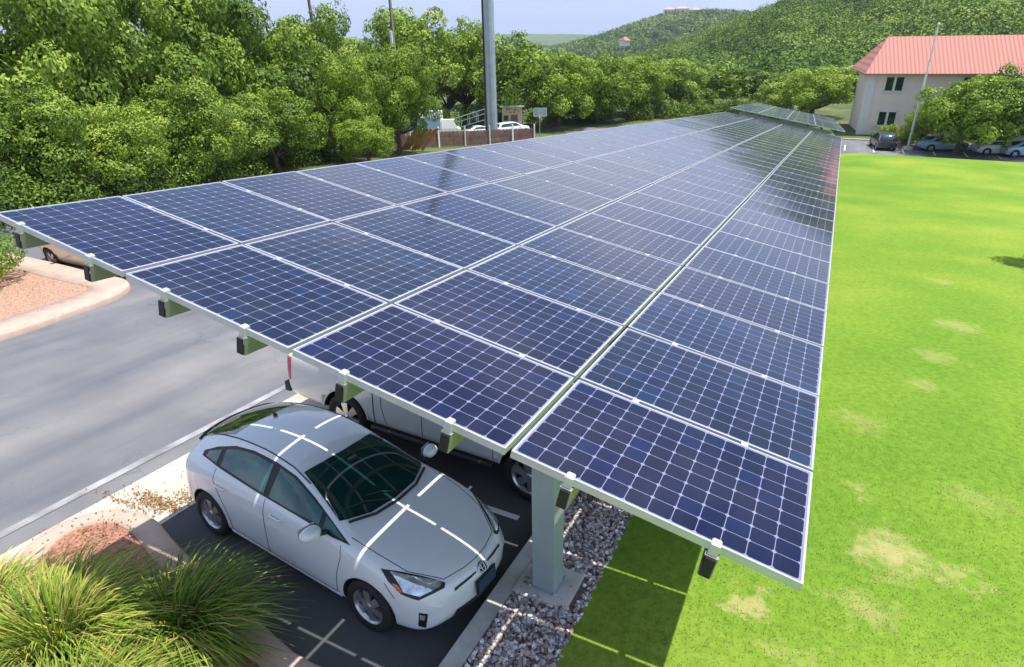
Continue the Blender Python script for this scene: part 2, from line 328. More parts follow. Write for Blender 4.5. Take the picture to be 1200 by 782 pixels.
hC, _, _ = hill('distant_ridge', [(-200, 66), (0, 58), (200, 52), (400, 46), (500, 43), (600, 40), (650, 40), (700, 41), (900, 44), (1100, 46)], 2300, 3100, 4200, -115, HILLC, 12, fade=(.4, .4))
rng = np.random.RandomState(11)
def rhombi(c, nrm, size, asp, rng):
    """leaf-shaped quads centred on c facing nrm"""
    n = len(c); nrm = nrm / (np.linalg.norm(nrm, axis=1, keepdims=True) + 1e-9)
    t = rng.randn(n, 3); a = np.cross(nrm, t); a /= np.linalg.norm(a, axis=1, keepdims=True) + 1e-9; b = np.cross(nrm, a)
    s = (size * (.7 + .6 * rng.rand(n)))[:, None]
    return np.stack([c + a * s, c + b * s * asp, c - a * s, c - b * s * asp], 1).reshape(-1, 3)
def forest(name, label, hz, a0, a1, D0, D1, count, R, nl, ls, seed):
    rg = np.random.RandomState(seed); C = []; Nn = []; T = []; 
    a = a0 + (a1 - a0) * rg.rand(count); D = np.sqrt(D0 ** 2 + (D1 ** 2 - D0 ** 2) * rg.rand(count))
    for i in range(count):
        z = hz(a[i], D[i]); r = R * (.55 + .8 * rg.rand()); x = CAM[0] + D[i] * math.sin(a[i]); y = CAM[1] + D[i] * math.cos(a[i])
        d = rg.randn(nl, 3); d[:, 2] = np.abs(d[:, 2]) * .9 - .25; d /= np.linalg.norm(d, axis=1, keepdims=True)
        lump = 1 + .28 * np.sin(d[:, 0] * 5 + i) * np.cos(d[:, 1] * 6 + i * 2)
        p = d * r * (lump * (.85 + .2 * rg.rand(nl)))[:, None]; p[:, 2] *= .85
        C.append(p + np.array([x, y, z + r * .35])); Nn.append(d + .22 * rg.randn(nl, 3)); T.append(np.clip(.44 + .22 * rg.randn() + .22 * math.sin(x * .031 + 1) * math.cos(y * .027) + .06 * rg.randn(nl), 0, 1))
    v = rhombi(np.concatenate(C), np.concatenate(Nn), ls, .75, rg)
    o = link(name, fast_mesh(name, v, 4, {'tint': np.concatenate(T)}), None, HILLF); tag(o, label, 'woodland', kind='stuff')
aL = az_el(700, 60)[0]; aR = az_el(1230, 50)[0]
forest('hillside_woodland', 'dense dark green woodland covering the near hill behind the building', hA, aL, aR + .05, 130, 440, 4600, 4.0, 190, .33, 3)
forest('far_woodland', 'bluish green woodland covering the farther hill left of the near one', hB, az_el(600, 60)[0], az_el(960, 30)[0], 620, 1260, 4600, 7.5, 60, 1.5, 4)
# ------------------------------------------------------------------ trees
def crown_mesh(name, seed, K, nl, ls, rz=.84, low=-.72, blob=(.22, .38), fill=.10):
    """unit-radius crown of leaf clumps, centre at origin"""
    rg = np.random.RandomState(seed); B = []
    while len(B) < K:
        d = rg.randn(3); d /= np.linalg.norm(d)
        if d[2] < low: continue
        r = rg.uniform(.45, .80) * (1 + .15 * math.sin(3 * math.atan2(d[1], d[0]) + seed))
        q = (d[0] * r, d[1] * r, d[2] * r * rz)
        if B and min(math.dist(q, b_[:3]) for b_ in B) < .23: continue
        B.append((*q, rg.uniform(*blob), rg.rand()))
    B = np.array(B); wts = B[:, 3] ** 2; idx = rg.choice(K, nl, p=wts / wts.sum())
    d = rg.randn(nl, 3); d[:, 2] = d[:, 2] * .9 + .28; d /= np.linalg.norm(d, axis=1, keepdims=True)
    th = np.arctan2(d[:, 1], d[:, 0]); lump = 1 + .17 * np.sin(4 * th + idx) * np.cos(5 * d[:, 2] + 2 * idx) + .10 * np.sin(9 * th + 3 * idx)
    ns = 26; SD = rg.randn(K, ns, 3); SD[:, :, 2] = SD[:, :, 2] * .9 + .22; SD /= np.linalg.norm(SD, axis=2, keepdims=True); SR = .74 + .42 * rg.rand(K, ns); ST = rg.rand(K, ns)
    sub = rg.randint(0, ns, nl); d0 = SD[idx, sub]; d = d0 + .30 * rg.randn(nl, 3); d /= np.linalg.norm(d, axis=1, keepdims=True)
    rr = B[idx, 3] * SR[idx, sub] * (1 - .22 * rg.rand(nl) ** 2) * (1 - .9 * np.clip(1 - (d * d0).sum(1), 0, .5))
    c = B[idx, :3] + d * rr[:, None] * np.array([1, 1, .80])
    k = int(nl * fill); c[:k] = (B[idx[:k], :3] * rg.uniform(.2, .9, (k, 1)) + rg.randn(k, 3) * .1)
    nrm = d + .38 * rg.randn(nl, 3) + np.array([0, 0, .15])
    tint = np.clip(.42 + .26 * (B[idx, 4] - .5) + .34 * (ST[idx, sub] - .5) + .10 * rg.randn(nl), 0, 1)
    return fast_mesh(name, rhombi(c, nrm, ls, .5, rg), 4, {'tint': tint}), B
def trunk_mesh(name, B, seed, H=1.25):
    rg = random.Random(seed); m = MB()
    fork = Vector((0, 0, -H * .62)); m.tube([(0.02, 0, -H), (0, .01, -H * .85), fork], [.075, .06, .052], 8)
    for i in sorted(range(len(B)), key=lambda i: B[i][2])[: min(16, len(B))]:
        e = Vector(B[i][:3]); mid = fork.lerp(e, .5) + Vector((rg.uniform(-.08, .08), rg.uniform(-.08, .08), -.07))
        m.tube([fork, fork.lerp(mid, .5) + Vector((0, 0, -.02)), mid, mid.lerp(e, .6), e * .98], [.042, .034, .025, .014, .005], 6, cap=False)
    return m.mesh(name)
VAR = {}
for nm, seed, K, nl, ls in (('near', 1, 36, 42000, .0235), ('near', 2, 40, 42000, .0235), ('near', 8, 32, 42000, .024), ('mid', 3, 34, 20000, .030), ('mid', 4, 38, 20000, .030), ('mid', 5, 30, 20000, .030), ('far', 6, 28, 10000, .040), ('far', 7, 32, 10000, .040)):
    me, B = crown_mesh('oak_crown', seed, K, nl, ls); tm = trunk_mesh('oak_trunk', B, seed); tm.materials.append(BARK)
    VAR.setdefault(nm, []).append((me, tm))
CM = {}
def grp_low(g): return g in (G3, G1, G2)
def tree(px, top, D, hw, kind, label, group, mt=LEAF, rot=0, squash=1.0, cat='tree', name='oak_tree'):
    p = at_dist(px, top, D); fw = M[2]; depth = float(fw @ (p - CAM)); R = hw * depth / F
    g = zg(p[0], p[1]) + .05; ht = max(p[2] - g, 1.6)
    crown_h = min(R * 1.05 * squash, ht * (.54 if grp_low(group) else .485)); zc = p[2] - crown_h * 1.0
    t_ = empty(name, (p[0], p[1], g), rot); tag(t_, label, cat, group)
    vs = VAR[kind]; me, tm = vs[int(abs(px) + D) % len(vs)]
    key = (me.name, mt.name)
    if key not in CM:
        CM[key] = me if not me.materials else me.copy(); CM[key].materials.clear(); CM[key].materials.append(mt)
    c = bpy.data.objects.new('crown', CM[key]); COL.objects.link(c); c.parent = t_; c.location = (0, 0, zc - g); c.scale = (R, R, crown_h / .98)
    k = bpy.data.objects.new('trunk', tm); COL.objects.link(k); k.parent = t_; k.location = (0, 0, zc - g); k.scale = (R, R, (zc - g) / 1.25)
    return t_
G1 = 'oaks massed behind the left side of the canopy'; G2 = 'trees in the line behind the canopy'; G3 = 'trees around the building'
TR = [
 (-70, -70, 40, 120, 'near', 'large oak at the far left edge, mostly cut off by the frame', G1, LEAF),
 (40, -75, 43, 118, 'near', 'tall dense oak reaching above the frame at upper left', G1, LEAF),
 (160, -62, 46, 108, 'near', 'tall oak second from the left, its crown cut by the frame top', G1, LEAF),
 (262, -38, 49, 96, 'near', 'wide oak whose top just touches the upper frame left of the utility poles', G1, LEAF),
 (350, -4, 54, 66, 'near', 'rounded oak directly below the transformer pole', G1, LEAF),
 (6, 85, 35, 84, 'near', 'lower bushy oak in front of the tall ones at the left frame edge', G1, LEAF),
 (112, 112, 36, 74, 'near', 'low oak behind the canopy corner with dark gap beneath', G1, LEAF),
 (212, 78, 40, 72, 'near', 'low spreading oak in front, left of centre of the oak mass', G1, LEAF),
 (305, 92, 44, 62, 'near', 'low oak whose crown meets the panel edge beside the yellow-green oak', G1, LEAF),
 (385, 58, 50, 54, 'near', 'light yellow-green oak left of the dark pole trunk', G1, LEAFY),
 (455, 42, 55, 54, 'near', 'bright yellow-green rounded oak with the utility pole in front', G1, LEAFY),
 (425, 128, 46, 36, 'mid', 'small low yellow-green tree at the panel edge left of the fence', G1, LEAFY),
 (408, 24, 90, 52, 'mid', 'distant oak filling the skyline right of the transformer pole', G2, LEAF),
 (478, -6, 82, 60, 'mid', 'tall dark tree rising above the yellow-green oak', G2, LEAF),
 (540, 14, 88, 52, 'mid', 'oak just left of the big steel pole', G2, LEAFY),
 (520, 50, 88, 36, 'mid', 'smaller dark oak low down left of the big steel pole', G2, LEAF),
 (604, 30, 84, 62, 'mid', 'big rounded oak wrapped round the steel pole', G2, LEAF),
 (655, 46, 86, 54, 'mid', 'oak above the basketball hoop', G2, LEAFY),
 (702, 50, 90, 52, 'mid', 'bright crown right of the hoop, third from the steel pole', G2, LEAFY),
 (745, 58, 97, 46, 'mid', 'pale green crown midway between the hoop and the far canopy', G2, LEAFY),
 (684, 88, 90, 34, 'mid', 'low oak right behind the panels beside the hoop', G2, LEAF),
 (792, 62, 104, 46, 'mid', 'rounded crown below the distant hill houses', G2, LEAF),
 (760, 98, 96, 26, 'mid', 'small low tree behind the middle of the panel edge', G2, LEAF),
 (840, 68, 110, 42, 'far', 'dark crown behind the left corner of the second canopy', G2, LEAF),
 (886, 74, 112, 40, 'far', 'crown standing just behind the second canopy', G2, LEAF),
 (820, 100, 104, 26, 'far', 'low tree left of the second canopy corner', G2, LEAF),
 (962, 72, 96, 50, 'mid', 'broad bright oak to the left of the building', G3, LEAFY),
 (915, 90, 102, 32, 'far', 'mid green tree between the second canopy and the broad oak', G3, LEAF),
 (1152, 72, 75, 60, 'mid', 'large oak covering the right part of the building', G3, LEAFY),
 (1205, 70, 77, 66, 'mid', 'dark oak at the right frame edge beside the building', G3, LEAF),
 (1092, 112, 78, 26, 'mid', 'small tree right behind the flagpole', G3, LEAFY),
 (1245, 60, 84, 60, 'mid', 'oak at the far right, mostly outside the frame', G3, LEAF),
]
for i, (px, top, D, hw, kind, lab, grp, mt) in enumerate(TR):
    tree(px, top, D, hw, kind, lab, grp, mt, rot=i * 1.7, squash=1.25 if grp == G1 else 1.1)
for i, (px, top, D, hw) in enumerate(((380, 40, 112, 50), (450, 55, 108, 45), (505, 48, 112, 45), (560, 55, 110, 45), (620, 58, 112, 48), (675, 68, 116, 45), (725, 76, 118, 42), (775, 84, 122, 42), (825, 84, 124, 42), (870, 88, 126, 40), (1000, 70, 125, 45), (925, 82, 122, 42))):
    tree(px, top, D, hw, 'far', 'mid green tree in the backmost row, mostly hidden by the nearer crowns', 'backmost row of trees', LEAF, rot=i * 2.1, squash=1.2)
# tree off to the right whose shade falls on the lawn
def free_tree(x, y, R, ht, label, kind='near', mt=LEAF):
    g = zl(x, y); t_ = empty('oak_tree', (x, y, g), 1.1); tag(t_, label, 'tree')
    me, tm = VAR[kind][0]; c = bpy.data.objects.new('crown', me); COL.objects.link(c); c.parent = t_; c.location = (0, 0, ht - R * .7); c.scale = (R, R, R)
    k = bpy.data.objects.new('trunk', tm); COL.objects.link(k); k.parent = t_; k.location = (0, 0, ht - R * .7); k.scale = (R, R, (ht - R * .7) / 1.25)
free_tree(11.6, 24.6, 4.0, 9.5, 'oak on the lawn whose shade falls at the right frame edge')
# dense undergrowth below the left oaks
def undergrowth(name, label, pts, n, ls, seed, mt, h=(1.2, 2.6)):
    rg = np.random.RandomState(seed); C = []; Q = []; T = []
    for i in range(n):
        k = rg.randint(len(pts) - 1); u = rg.rand(); x = pts[k][0] * (1 - u) + pts[k + 1][0] * u + rg.randn() * 1.2; y = pts[k][1] * (1 - u) + pts[k + 1][1] * u + rg.randn() * 1.2
        hh = rg.uniform(*h); nl = 420; d = rg.randn(nl, 3); d[:, 2] = np.abs(d[:, 2]); d /= np.linalg.norm(d, axis=1, keepdims=True)
        C.append(d * np.array([1.1, 1.1, hh]) * (.6 + .45 * rg.rand(nl, 1)) + np.array([x, y, zg(x, y)])); Q.append(d + .6 * rg.randn(nl, 3)); T.append(np.clip(.22 + .12 * rg.randn() + .1 * rg.randn(nl), 0, 1))
    v = rhombi(np.concatenate(C), np.concatenate(Q), ls, .5, rg)
    o = link(name, fast_mesh(name, v, 4, {'tint': np.concatenate(T)}), None, mt); tag(o, label, 'undergrowth', kind='stuff')
undergrowth('undergrowth', 'dark leafy undergrowth below the oaks left of the canopy', [(-27, 2), (-30, 14), (-34, 26), (-37, 36)], 150, .085, 8, LEAF)
undergrowth('undergrowth', 'shrubby growth under the line of trees behind the canopy', [(-46, 62), (-40, 80), (-20, 92), (-4, 92)], 120, .13, 9, LEAF, (1.5, 3.4))
# ------------------------------------------------------------------ solar canopies
LP, SP = 1.575, 1.11539               # pitch across and along
m, N, L, b = nodemat('photovoltaic_cells')
uv = N.new('ShaderNodeUVMap'); uv.uv_map = 'UVMap'
sx = N.new('ShaderNodeSeparateXYZ'); L.new(uv.outputs[0], sx.inputs[0])
def mth(op, a, b_=None, c=None):
    n = N.new('ShaderNodeMath'); n.operation = op
    for i, k in enumerate((a, b_, c)):
        if k is None: continue
        if isinstance(k, (int, float)): n.inputs[i].default_value = k
        else: L.new(k, n.inputs[i])
    return n.outputs[0]
fx = mth('ABSOLUTE', mth('SUBTRACT', mth('FRACT', sx.outputs[0]), .5)); fy = mth('ABSOLUTE', mth('SUBTRACT', mth('FRACT', sx.outputs[1]), .5))
line = mth('GREATER_THAN', mth('MAXIMUM', fx, fy), .484); corner = mth('GREATER_THAN', mth('ADD', fx, fy), .875)
ins = mth('MULTIPLY', mth('LESS_THAN', mth('ABSOLUTE', mth('SUBTRACT', sx.outputs[0], 6)), 6.0), mth('LESS_THAN', mth('ABSOLUTE', mth('SUBTRACT', sx.outputs[1], 4)), 4.0))
bare = mth('MAXIMUM', mth('MAXIMUM', line, corner), mth('SUBTRACT', 1, ins))
fl = N.new('ShaderNodeVectorMath'); fl.operation = 'FLOOR'; L.new(uv.outputs[0], fl.inputs[0])
oi = N.new('ShaderNodeObjectInfo'); wn = N.new('ShaderNodeTexWhiteNoise'); wn.noise_dimensions = '4D'; L.new(fl.outputs[0], wn.inputs['Vector']); L.new(oi.outputs['Random'], wn.inputs['W'])
rc = ramp(N, [(0, (.0014, .0050, .030)), (.5, (.0016, .0065, .040)), (.8, (.0024, .0058, .034)), (1, (.0018, .011, .064))]); L.new(wn.outputs[0], rc.inputs[0])
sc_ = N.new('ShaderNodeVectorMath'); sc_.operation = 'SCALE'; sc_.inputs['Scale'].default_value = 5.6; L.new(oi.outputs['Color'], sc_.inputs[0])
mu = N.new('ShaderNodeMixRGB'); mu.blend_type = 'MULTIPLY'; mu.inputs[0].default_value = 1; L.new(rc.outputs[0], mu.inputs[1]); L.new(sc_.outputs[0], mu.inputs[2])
mi = N.new('ShaderNodeMixRGB'); L.new(bare, mi.inputs[0]); L.new(mu.outputs[0], mi.inputs[1]); mi.inputs[2].default_value = (.20, .21, .33, 1)
dtn = N.new('ShaderNodeTexNoise'); dtn.inputs['Scale'].default_value = 3.0; dtn.inputs['Detail'].default_value = 8; dtc = N.new('ShaderNodeTexCoord'); dmp = N.new('ShaderNodeMapping'); dmp.inputs['Scale'].default_value = (1, .5, 1)
geo = N.new('ShaderNodeNewGeometry'); L.new(geo.outputs['Position'], dmp.inputs[0]); L.new(dmp.outputs[0], dtn.inputs['Vector'])
dmr = N.new('ShaderNodeMapRange'); dmr.inputs['From Min'].default_value = .42; dmr.inputs['From Max'].default_value = .75; dmr.inputs['To Max'].default_value = .035; L.new(dtn.outputs[0], dmr.inputs['Value'])
dmx = N.new('ShaderNodeMixRGB'); dmx.inputs[2].default_value = (.26, .24, .22, 1); L.new(dmr.outputs[0], dmx.inputs[0]); L.new(mi.outputs[0], dmx.inputs[1])
L.new(dmx.outputs[0], b.inputs['Base Color']); b.inputs['Roughness'].default_value = .5; b.inputs['Specular IOR Level'].default_value = .02
b.inputs['Coat Weight'].default_value = 1; b.inputs['Coat Roughness'].default_value = .05; b.inputs['Coat IOR'].default_value = 1.42
dn = N.new('ShaderNodeTexNoise'); dn.inputs['Scale'].default_value = 2.2; dn.inputs['Detail'].default_value = 4; tcc = N.new('ShaderNodeTexCoord'); L.new(tcc.outputs['Object'], dn.inputs['Vector'])
mrr = N.new('ShaderNodeMapRange'); mrr.inputs['To Min'].default_value = .03; mrr.inputs['To Max'].default_value = .16; L.new(dn.outputs[0], mrr.inputs['Value']); L.new(mrr.outputs[0], b.inputs['Coat Roughness'])
CELLS = m
PW, PD, FW = LP - .036, SP - .026, .011      # panel size and frame width
def panel_geo(ox, oy, mb_v, mb_f, uvs, rot=(0, 0)):
    x0, x1, y0, y1 = ox - PW / 2 + FW, ox + PW / 2 - FW, oy - PD / 2 + FW, oy + PD / 2 - FW
    b_ = len(mb_v); mb_v += [(x0, y0, -.003), (x1, y0, -.003), (x1, y1, -.003), (x0, y1, -.003), (x0, y0, -.009), (x1, y0, -.009), (x1, y1, -.009), (x0, y1, -.009)]
    mb_f += [(b_, b_ + 1, b_ + 2, b_ + 3), (b_ + 7, b_ + 6, b_ + 5, b_ + 4)]
    mgx, mgy = .07, .09
    u = [(-mgx, -mgy), (12 + mgx, -mgy), (12 + mgx, 8 + mgy), (-mgx, 8 + mgy)]; uvs += u + u[::-1]
def frame_geo(m, ox, oy):
    for sx_ in (-1, 1): m.box((ox + sx_ * (PW / 2 - FW / 2), oy, -.023), (FW, PD, .046))
    for sy_ in (-1, 1): m.box((ox, oy + sy_ * (PD / 2 - FW / 2), -.023), (PW - 2 * FW, FW, .046))
def clamps(m, ox, oy):
    for dx in (-.36, .36): m.box((ox + dx, oy + PD / 2 + .015, -.012), (.045, .036, .034), bev=.003)
def uvmesh(name, v, f, uvs, mt):
    me = bpy.data.meshes.new(name); me.from_pydata(v, [], f); l = me.uv_layers.new(name='UVMap'); l.data.foreach_set('uv', np.array(uvs, np.float32).ravel()); me.materials.append(mt); me.update(); return me
v, f, u = [], [], []; panel_geo(0, 0, v, f, u); PAN = uvmesh('solar_panel', v, f, u, CELLS)
fm = MB(); frame_geo(fm, 0, 0); clamps(fm, 0, 0); FRM = fm.mesh('panel_frame'); FRM.materials.append(ALUF)
OFF = [.030, -.022, -.005, -.013, -.009, .009, .008]
PUR = [.27, .765, 1.24, 1.725, 2.25, 2.725, 3.235, 3.765]
def canopy(label, mw, rows, nind, posts, hpost):
    root = empty('solar_canopy'); root.matrix_world = mw; tag(root, label, 'solar canopy')
    rg = random.Random(rows); v, f, u = [], [], []; rest = MB()
    for r_ in range(rows):
        o0 = OFF[r_] if r_ < 7 else 0; o1 = OFF[r_ + 1] if r_ < 6 else 0
        yc = (r_ + .5 + (o0 + o1) / 2) * SP; sc = (1 + o1 - o0 if r_ < 7 else 1)
        for c in range(4):
            xc = -(c + .5) * LP
            if r_ < nind:
                p = bpy.data.objects.new('solar_panel', PAN); COL.objects.link(p); p.parent = root; p.location = (xc, yc, 0); p.scale = (1, sc, 1)
                p.rotation_euler = (rg.gauss(0, .0035), rg.gauss(0, .003), 0)
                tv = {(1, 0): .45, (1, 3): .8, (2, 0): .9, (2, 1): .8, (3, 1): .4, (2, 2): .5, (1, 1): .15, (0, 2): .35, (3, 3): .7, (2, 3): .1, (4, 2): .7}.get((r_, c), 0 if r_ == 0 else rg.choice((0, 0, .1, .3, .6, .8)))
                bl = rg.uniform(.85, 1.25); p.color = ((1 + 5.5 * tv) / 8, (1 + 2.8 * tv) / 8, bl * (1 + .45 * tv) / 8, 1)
                q = bpy.data.objects.new('panel_frame', FRM); COL.objects.link(q); q.parent = p
            else: panel_geo(xc, yc, v, f, u); (frame_geo(rest, xc, yc), clamps(rest, xc, yc))
    if v:
        p = link('solar_panel', uvmesh('solar_panel', v, f, u, CELLS), root); p['kind'] = 'stuff'; p.color = (.25, .2, .16, 1); rest.build('panel_frame', ALUF, p)
    Lc = rows * SP
    for k, uu in enumerate(PUR):
        m = MB(); x = -uu * LP
        y0 = -.01; t_ = .006; w_, h_ = .066, .128; zt = -.056     # open C section seen end-on
        m.box((x, y0 + Lc / 2, zt - t_ / 2), (w_, Lc - .05, t_)); m.box((x, y0 + Lc / 2, zt - h_ + t_ / 2), (w_, Lc - .05, t_))
        m.box((x + w_ / 2 - t_ / 2, y0 + Lc / 2, zt - h_ / 2), (t_, Lc - .05, h_ - 2 * t_)); m.box((x - w_ / 2 + t_ / 2, y0 + Lc / 2, zt - h_ + .025), (t_, Lc - .05, .03))
        pu = m.build('purlin', STEELG, root)
        MB().box((x, y0 + .018, zt - h_ / 2), (w_ - .014, .01, h_ - .014)).build('end_shade', BLACKP, pu)  # black sheet paints in the shade on the purlin's end
        cl = MB(); cl.box((x, .012 + .03 * SP, -.02), (.05, .05, .072), bev=.006); cl.box((x, .02 + .03 * SP, .014), (.04, .03, .012), bev=.003)
        cl.build('end_clamp', ALUF, pu)
    for i, yp in enumerate(posts):
        ux = -2.19 / .985
        bmm = MB()
        bmm.add([(-.55, yp - .09, -.24), (-5.9, yp - .09, -.24), (-5.9, yp - .09, -.40), (ux - .5, yp - .09, -.60), (ux + .4, yp - .09, -.60), (-.55, yp - .09, -.40)] + [(-.55, yp + .09, -.24), (-5.9, yp + .09, -.24), (-5.9, yp + .09, -.40), (ux - .5, yp + .09, -.60), (ux + .4, yp + .09, -.60), (-.55, yp + .09, -.40)],
                [(0, 1, 2, 3, 4, 5), (11, 10, 9, 8, 7, 6)] + [(a, (a + 1) % 6, 6 + (a + 1) % 6, 6 + a) for a in range(6)])
        bmm.build('cross_beam', POSTP, root)
        top = mw @ Vector((ux, yp, -.56)); gz = zl(top.x, top.y); inv = mw.inverted(); bt = inv @ Vector((top.x, top.y, gz + .03)); tp = Vector((ux, yp, -.56))
        a = .135; R = inv.to_3x3(); m = MB()
        h = top.z - gz - .03; cw = Vector((top.x, top.y, gz + .03 + h / 2))
        po = bpy.data.objects.new('post', MB().box((0, 0, 0), (.27, .25, h), bev=.018).mesh('post')); COL.objects.link(po); po.data.materials.append(POSTP)
        po.parent = root; po.matrix_parent_inverse = inv; po.location = cw; po.rotation_euler = (0, 0, rad(-3))
        mp_ = MB(); mp_.box((0, 0, 0), (.33, .31, .015), bev=.004)
        for sx_ in (-.15, .15):
            for sy_ in (-.14, .14): mp_.lathe([(0, .035), (.016, .035), (.016, .01)], 'z', 8, (sx_, sy_, 0))
        pl = mp_.build('base_plate', POSTP); pl.parent = po; pl.location = (0, 0, -h / 2 + .001)
        ft = MB().box((0, 0, 0), (.66, .60, .30), bev=.02).build('footing', CONC); ft.parent = root; ft.matrix_parent_inverse = inv; ft.location = (top.x, top.y + .02, gz - .135); ft.rotation_euler = (math.atan(-SL), 0, 0)
    return root
cX = Vector((.98466553, -.01661922, -.17365945)); cY = Vector((0, .99545196, -.09526483)); cN = cX.cross(cY)
mw = Matrix([[cX[i], cY[i], cN[i], 0] for i in range(3)] + [[0, 0, 0, 1]])
canopy('near solar carport canopy of blue panels on steel posts between the drive and the lawn', mw, 33, 25, [2.36, 10.5, 18.7, 26.9, 34.2], 3.3)
P0 = Vector((.12, 37.7, -3.33)); a_ = Vector((-6.75, 60 - 37.6, 0))
Y2 = Vector((-.045 * 22.4, 22.4, -2.13)).normalized(); X2 = Vector((6.05, -.1, -1.03)); X2 = (X2 - X2.dot(Y2) * Y2).normalized(); N2 = X2.cross(Y2)
mw2 = Matrix([[X2[i], Y2[i], N2[i], P0[i]] for i in range(3)] + [[0, 0, 0, 1]])
canopy('far solar carport canopy beyond the end of the near one, small and higher up', mw2, 20, 20, [2.4, 10.6, 18.8], 3.3)
# ------------------------------------------------------------------ gravel, turf, mulch
def ico():
    bm = bmesh.new(); bmesh.ops.create_icosphere(bm, subdivisions=1, radius=1); v = np.array([x.co[:] for x in bm.verts]); bm.verts.index_update(); f = np.array([[x.index for x in q.verts] for q in bm.faces]); bm.free(); return v, f
IV, IF = ico()
def gravreg(rg, n):
    x = rg.uniform(-2.58, -1.78, n); y = rg.uniform(-.6, 9, n); k = ~((np.abs(x + 2.19) < .31) & (np.abs(y - 2.38) < .28)) | (rg.rand(n) < .02); return np.stack([x, y], 1)[k]
def stones(name, label, n, reg, size, zf, seed, mt):
    rg = np.random.RandomState(seed); P = reg(rg, n); n = len(P)
    s = size * (.5 + .9 * rg.rand(n)); sc = np.stack([s, s * rg.uniform(.6, 1, n), s * rg.uniform(.4, .75, n)], 1)
    z = np.array([zf(a, b) for a, b in P]) + s * rg.uniform(0, .9, n)
    Q, _ = np.linalg.qr(rg.randn(n, 3, 3) + np.eye(3) * 1.2)
    V = IV[None] * (1 + .22 * rg.randn(n, 12 if len(IV) == 12 else len(IV), 1)) * sc[:, None]; V = np.einsum('nij,nkj->nki', Q, V) + np.concatenate([P, z[:, None]], 1)[:, None]
    tri = V[:, IF].reshape(-1, 3); me = fast_mesh(name, tri, 3, {'tint': np.repeat(rg.rand(n), len(IF))})
    o = link(name, me, None, mt); tag(o, label, 'gravel', kind='stuff')
m, N, L, b = nodemat('river_gravel'); a = N.new('ShaderNodeAttribute'); a.attribute_name = 'tint'
r = ramp(N, [(0, (.10, .08, .08)), (.2, (.27, .21, .19)), (.38, (.50, .38, .33)), (.5, (.30, .30, .34)), (.64, (.60, .48, .41)), (.78, (.52, .52, .57)), (.88, (.76, .73, .70)), (1, (.86, .85, .83))]); L.new(a.outputs['Fac'], r.inputs[0]); L.new(r.outputs[0], b.inputs['Base Color']); b.inputs['Roughness'].default_value = .75
GRAV = m
stones('gravel', 'mixed purple brown and white river gravel in the strip between kerb and lawn', 12500, gravreg, .026, lambda x, y: zg(x, y) + .128, 4, GRAV)
def turf(name, label, n, reg, h, wd, zf, seed, mt, lean=.6):
    rg = np.random.RandomState(seed); P = reg(rg, n); n = len(P); z = np.array([zf(a, b) for a, b in P]); B = np.concatenate([P, z[:, None]], 1)
    an = rg.rand(n) * 6.283; d = np.stack([np.cos(an), np.sin(an), 0 * an], 1); hh = h * (.5 + .9 * rg.rand(n))
    l2 = rg.rand(n) * 6.283; tip = B + np.stack([np.cos(l2) * lean * hh, np.sin(l2) * lean * hh, hh], 1)
    v = np.stack([B - d * wd, B + d * wd, tip], 1).reshape(-1, 3)
    o = link(name, fast_mesh(name, v, 3, {'tint': np.clip(.45 + .2 * rg.randn(n), 0, 1)}), None, mt); tag(o, label, 'grass', kind='stuff')
def lawnreg(rg, n):
    x = rg.uniform(-1.86, 8.5, n); y = rg.uniform(.2, 15, n); k = np.ones(n, bool)
    for (bx, by, br) in ((1.25, 4.8, .42), (-.2, 3.1, .22), (.95, 6.0, .15), (2.0, 4.7, .18)):
        dd = np.hypot(x - bx, y - by) + .12 * rg.randn(n); k &= (dd > br) | (rg.rand(n) < .2)
    k &= rg.rand(n) < np.clip(1.4 - y / 8, .0, 1) * np.clip(2.2 - x / 3, 0, 1); return np.stack([x, y], 1)[k]
turf('turf_tufts', 'short bright green grass blades standing on the near lawn', 120000, lawnreg, .021, .005, zl, 6, TURF)
# ------------------------------------------------------------------ kerbed islands
def smooth_poly(pts, n=6):
    out = []; m_ = len(pts)
    for i in range(m_):
        p0, p1, p2, p3 = [np.array(pts[(i + k) % m_], float) for k in (-1, 0, 1, 2)]
        for k in range(n):
            t = k / n; out.append(tuple(.5 * ((2 * p1) + (-p0 + p2) * t + (2 * p0 - 5 * p1 + 4 * p2 - p3) * t * t + (-p0 + 3 * p1 - 3 * p2 + p3) * t ** 3)))
    return out
def inset(poly, d):
    P = np.array(poly); n = len(P); A = sum(P[i][0] * P[(i + 1) % n][1] - P[(i + 1) % n][0] * P[i][1] for i in range(n)); sg = 1 if A > 0 else -1; out = []
    for i in range(n):
        t = P[(i + 1) % n] - P[i - 1]; t /= np.linalg.norm(t) + 1e-9; out.append(tuple(P[i] + sg * d * np.array([-t[1], t[0]])))
    return out
MULCH = mat('red_brick_mulch', (.34, .16, .11), .9, var=.5, scale=22, bump=1, bscale=40)
MULCH2 = mat('pale_red_mulch', (.40, .24, .17), .9, var=.35, scale=18, bump=1, bscale=40)
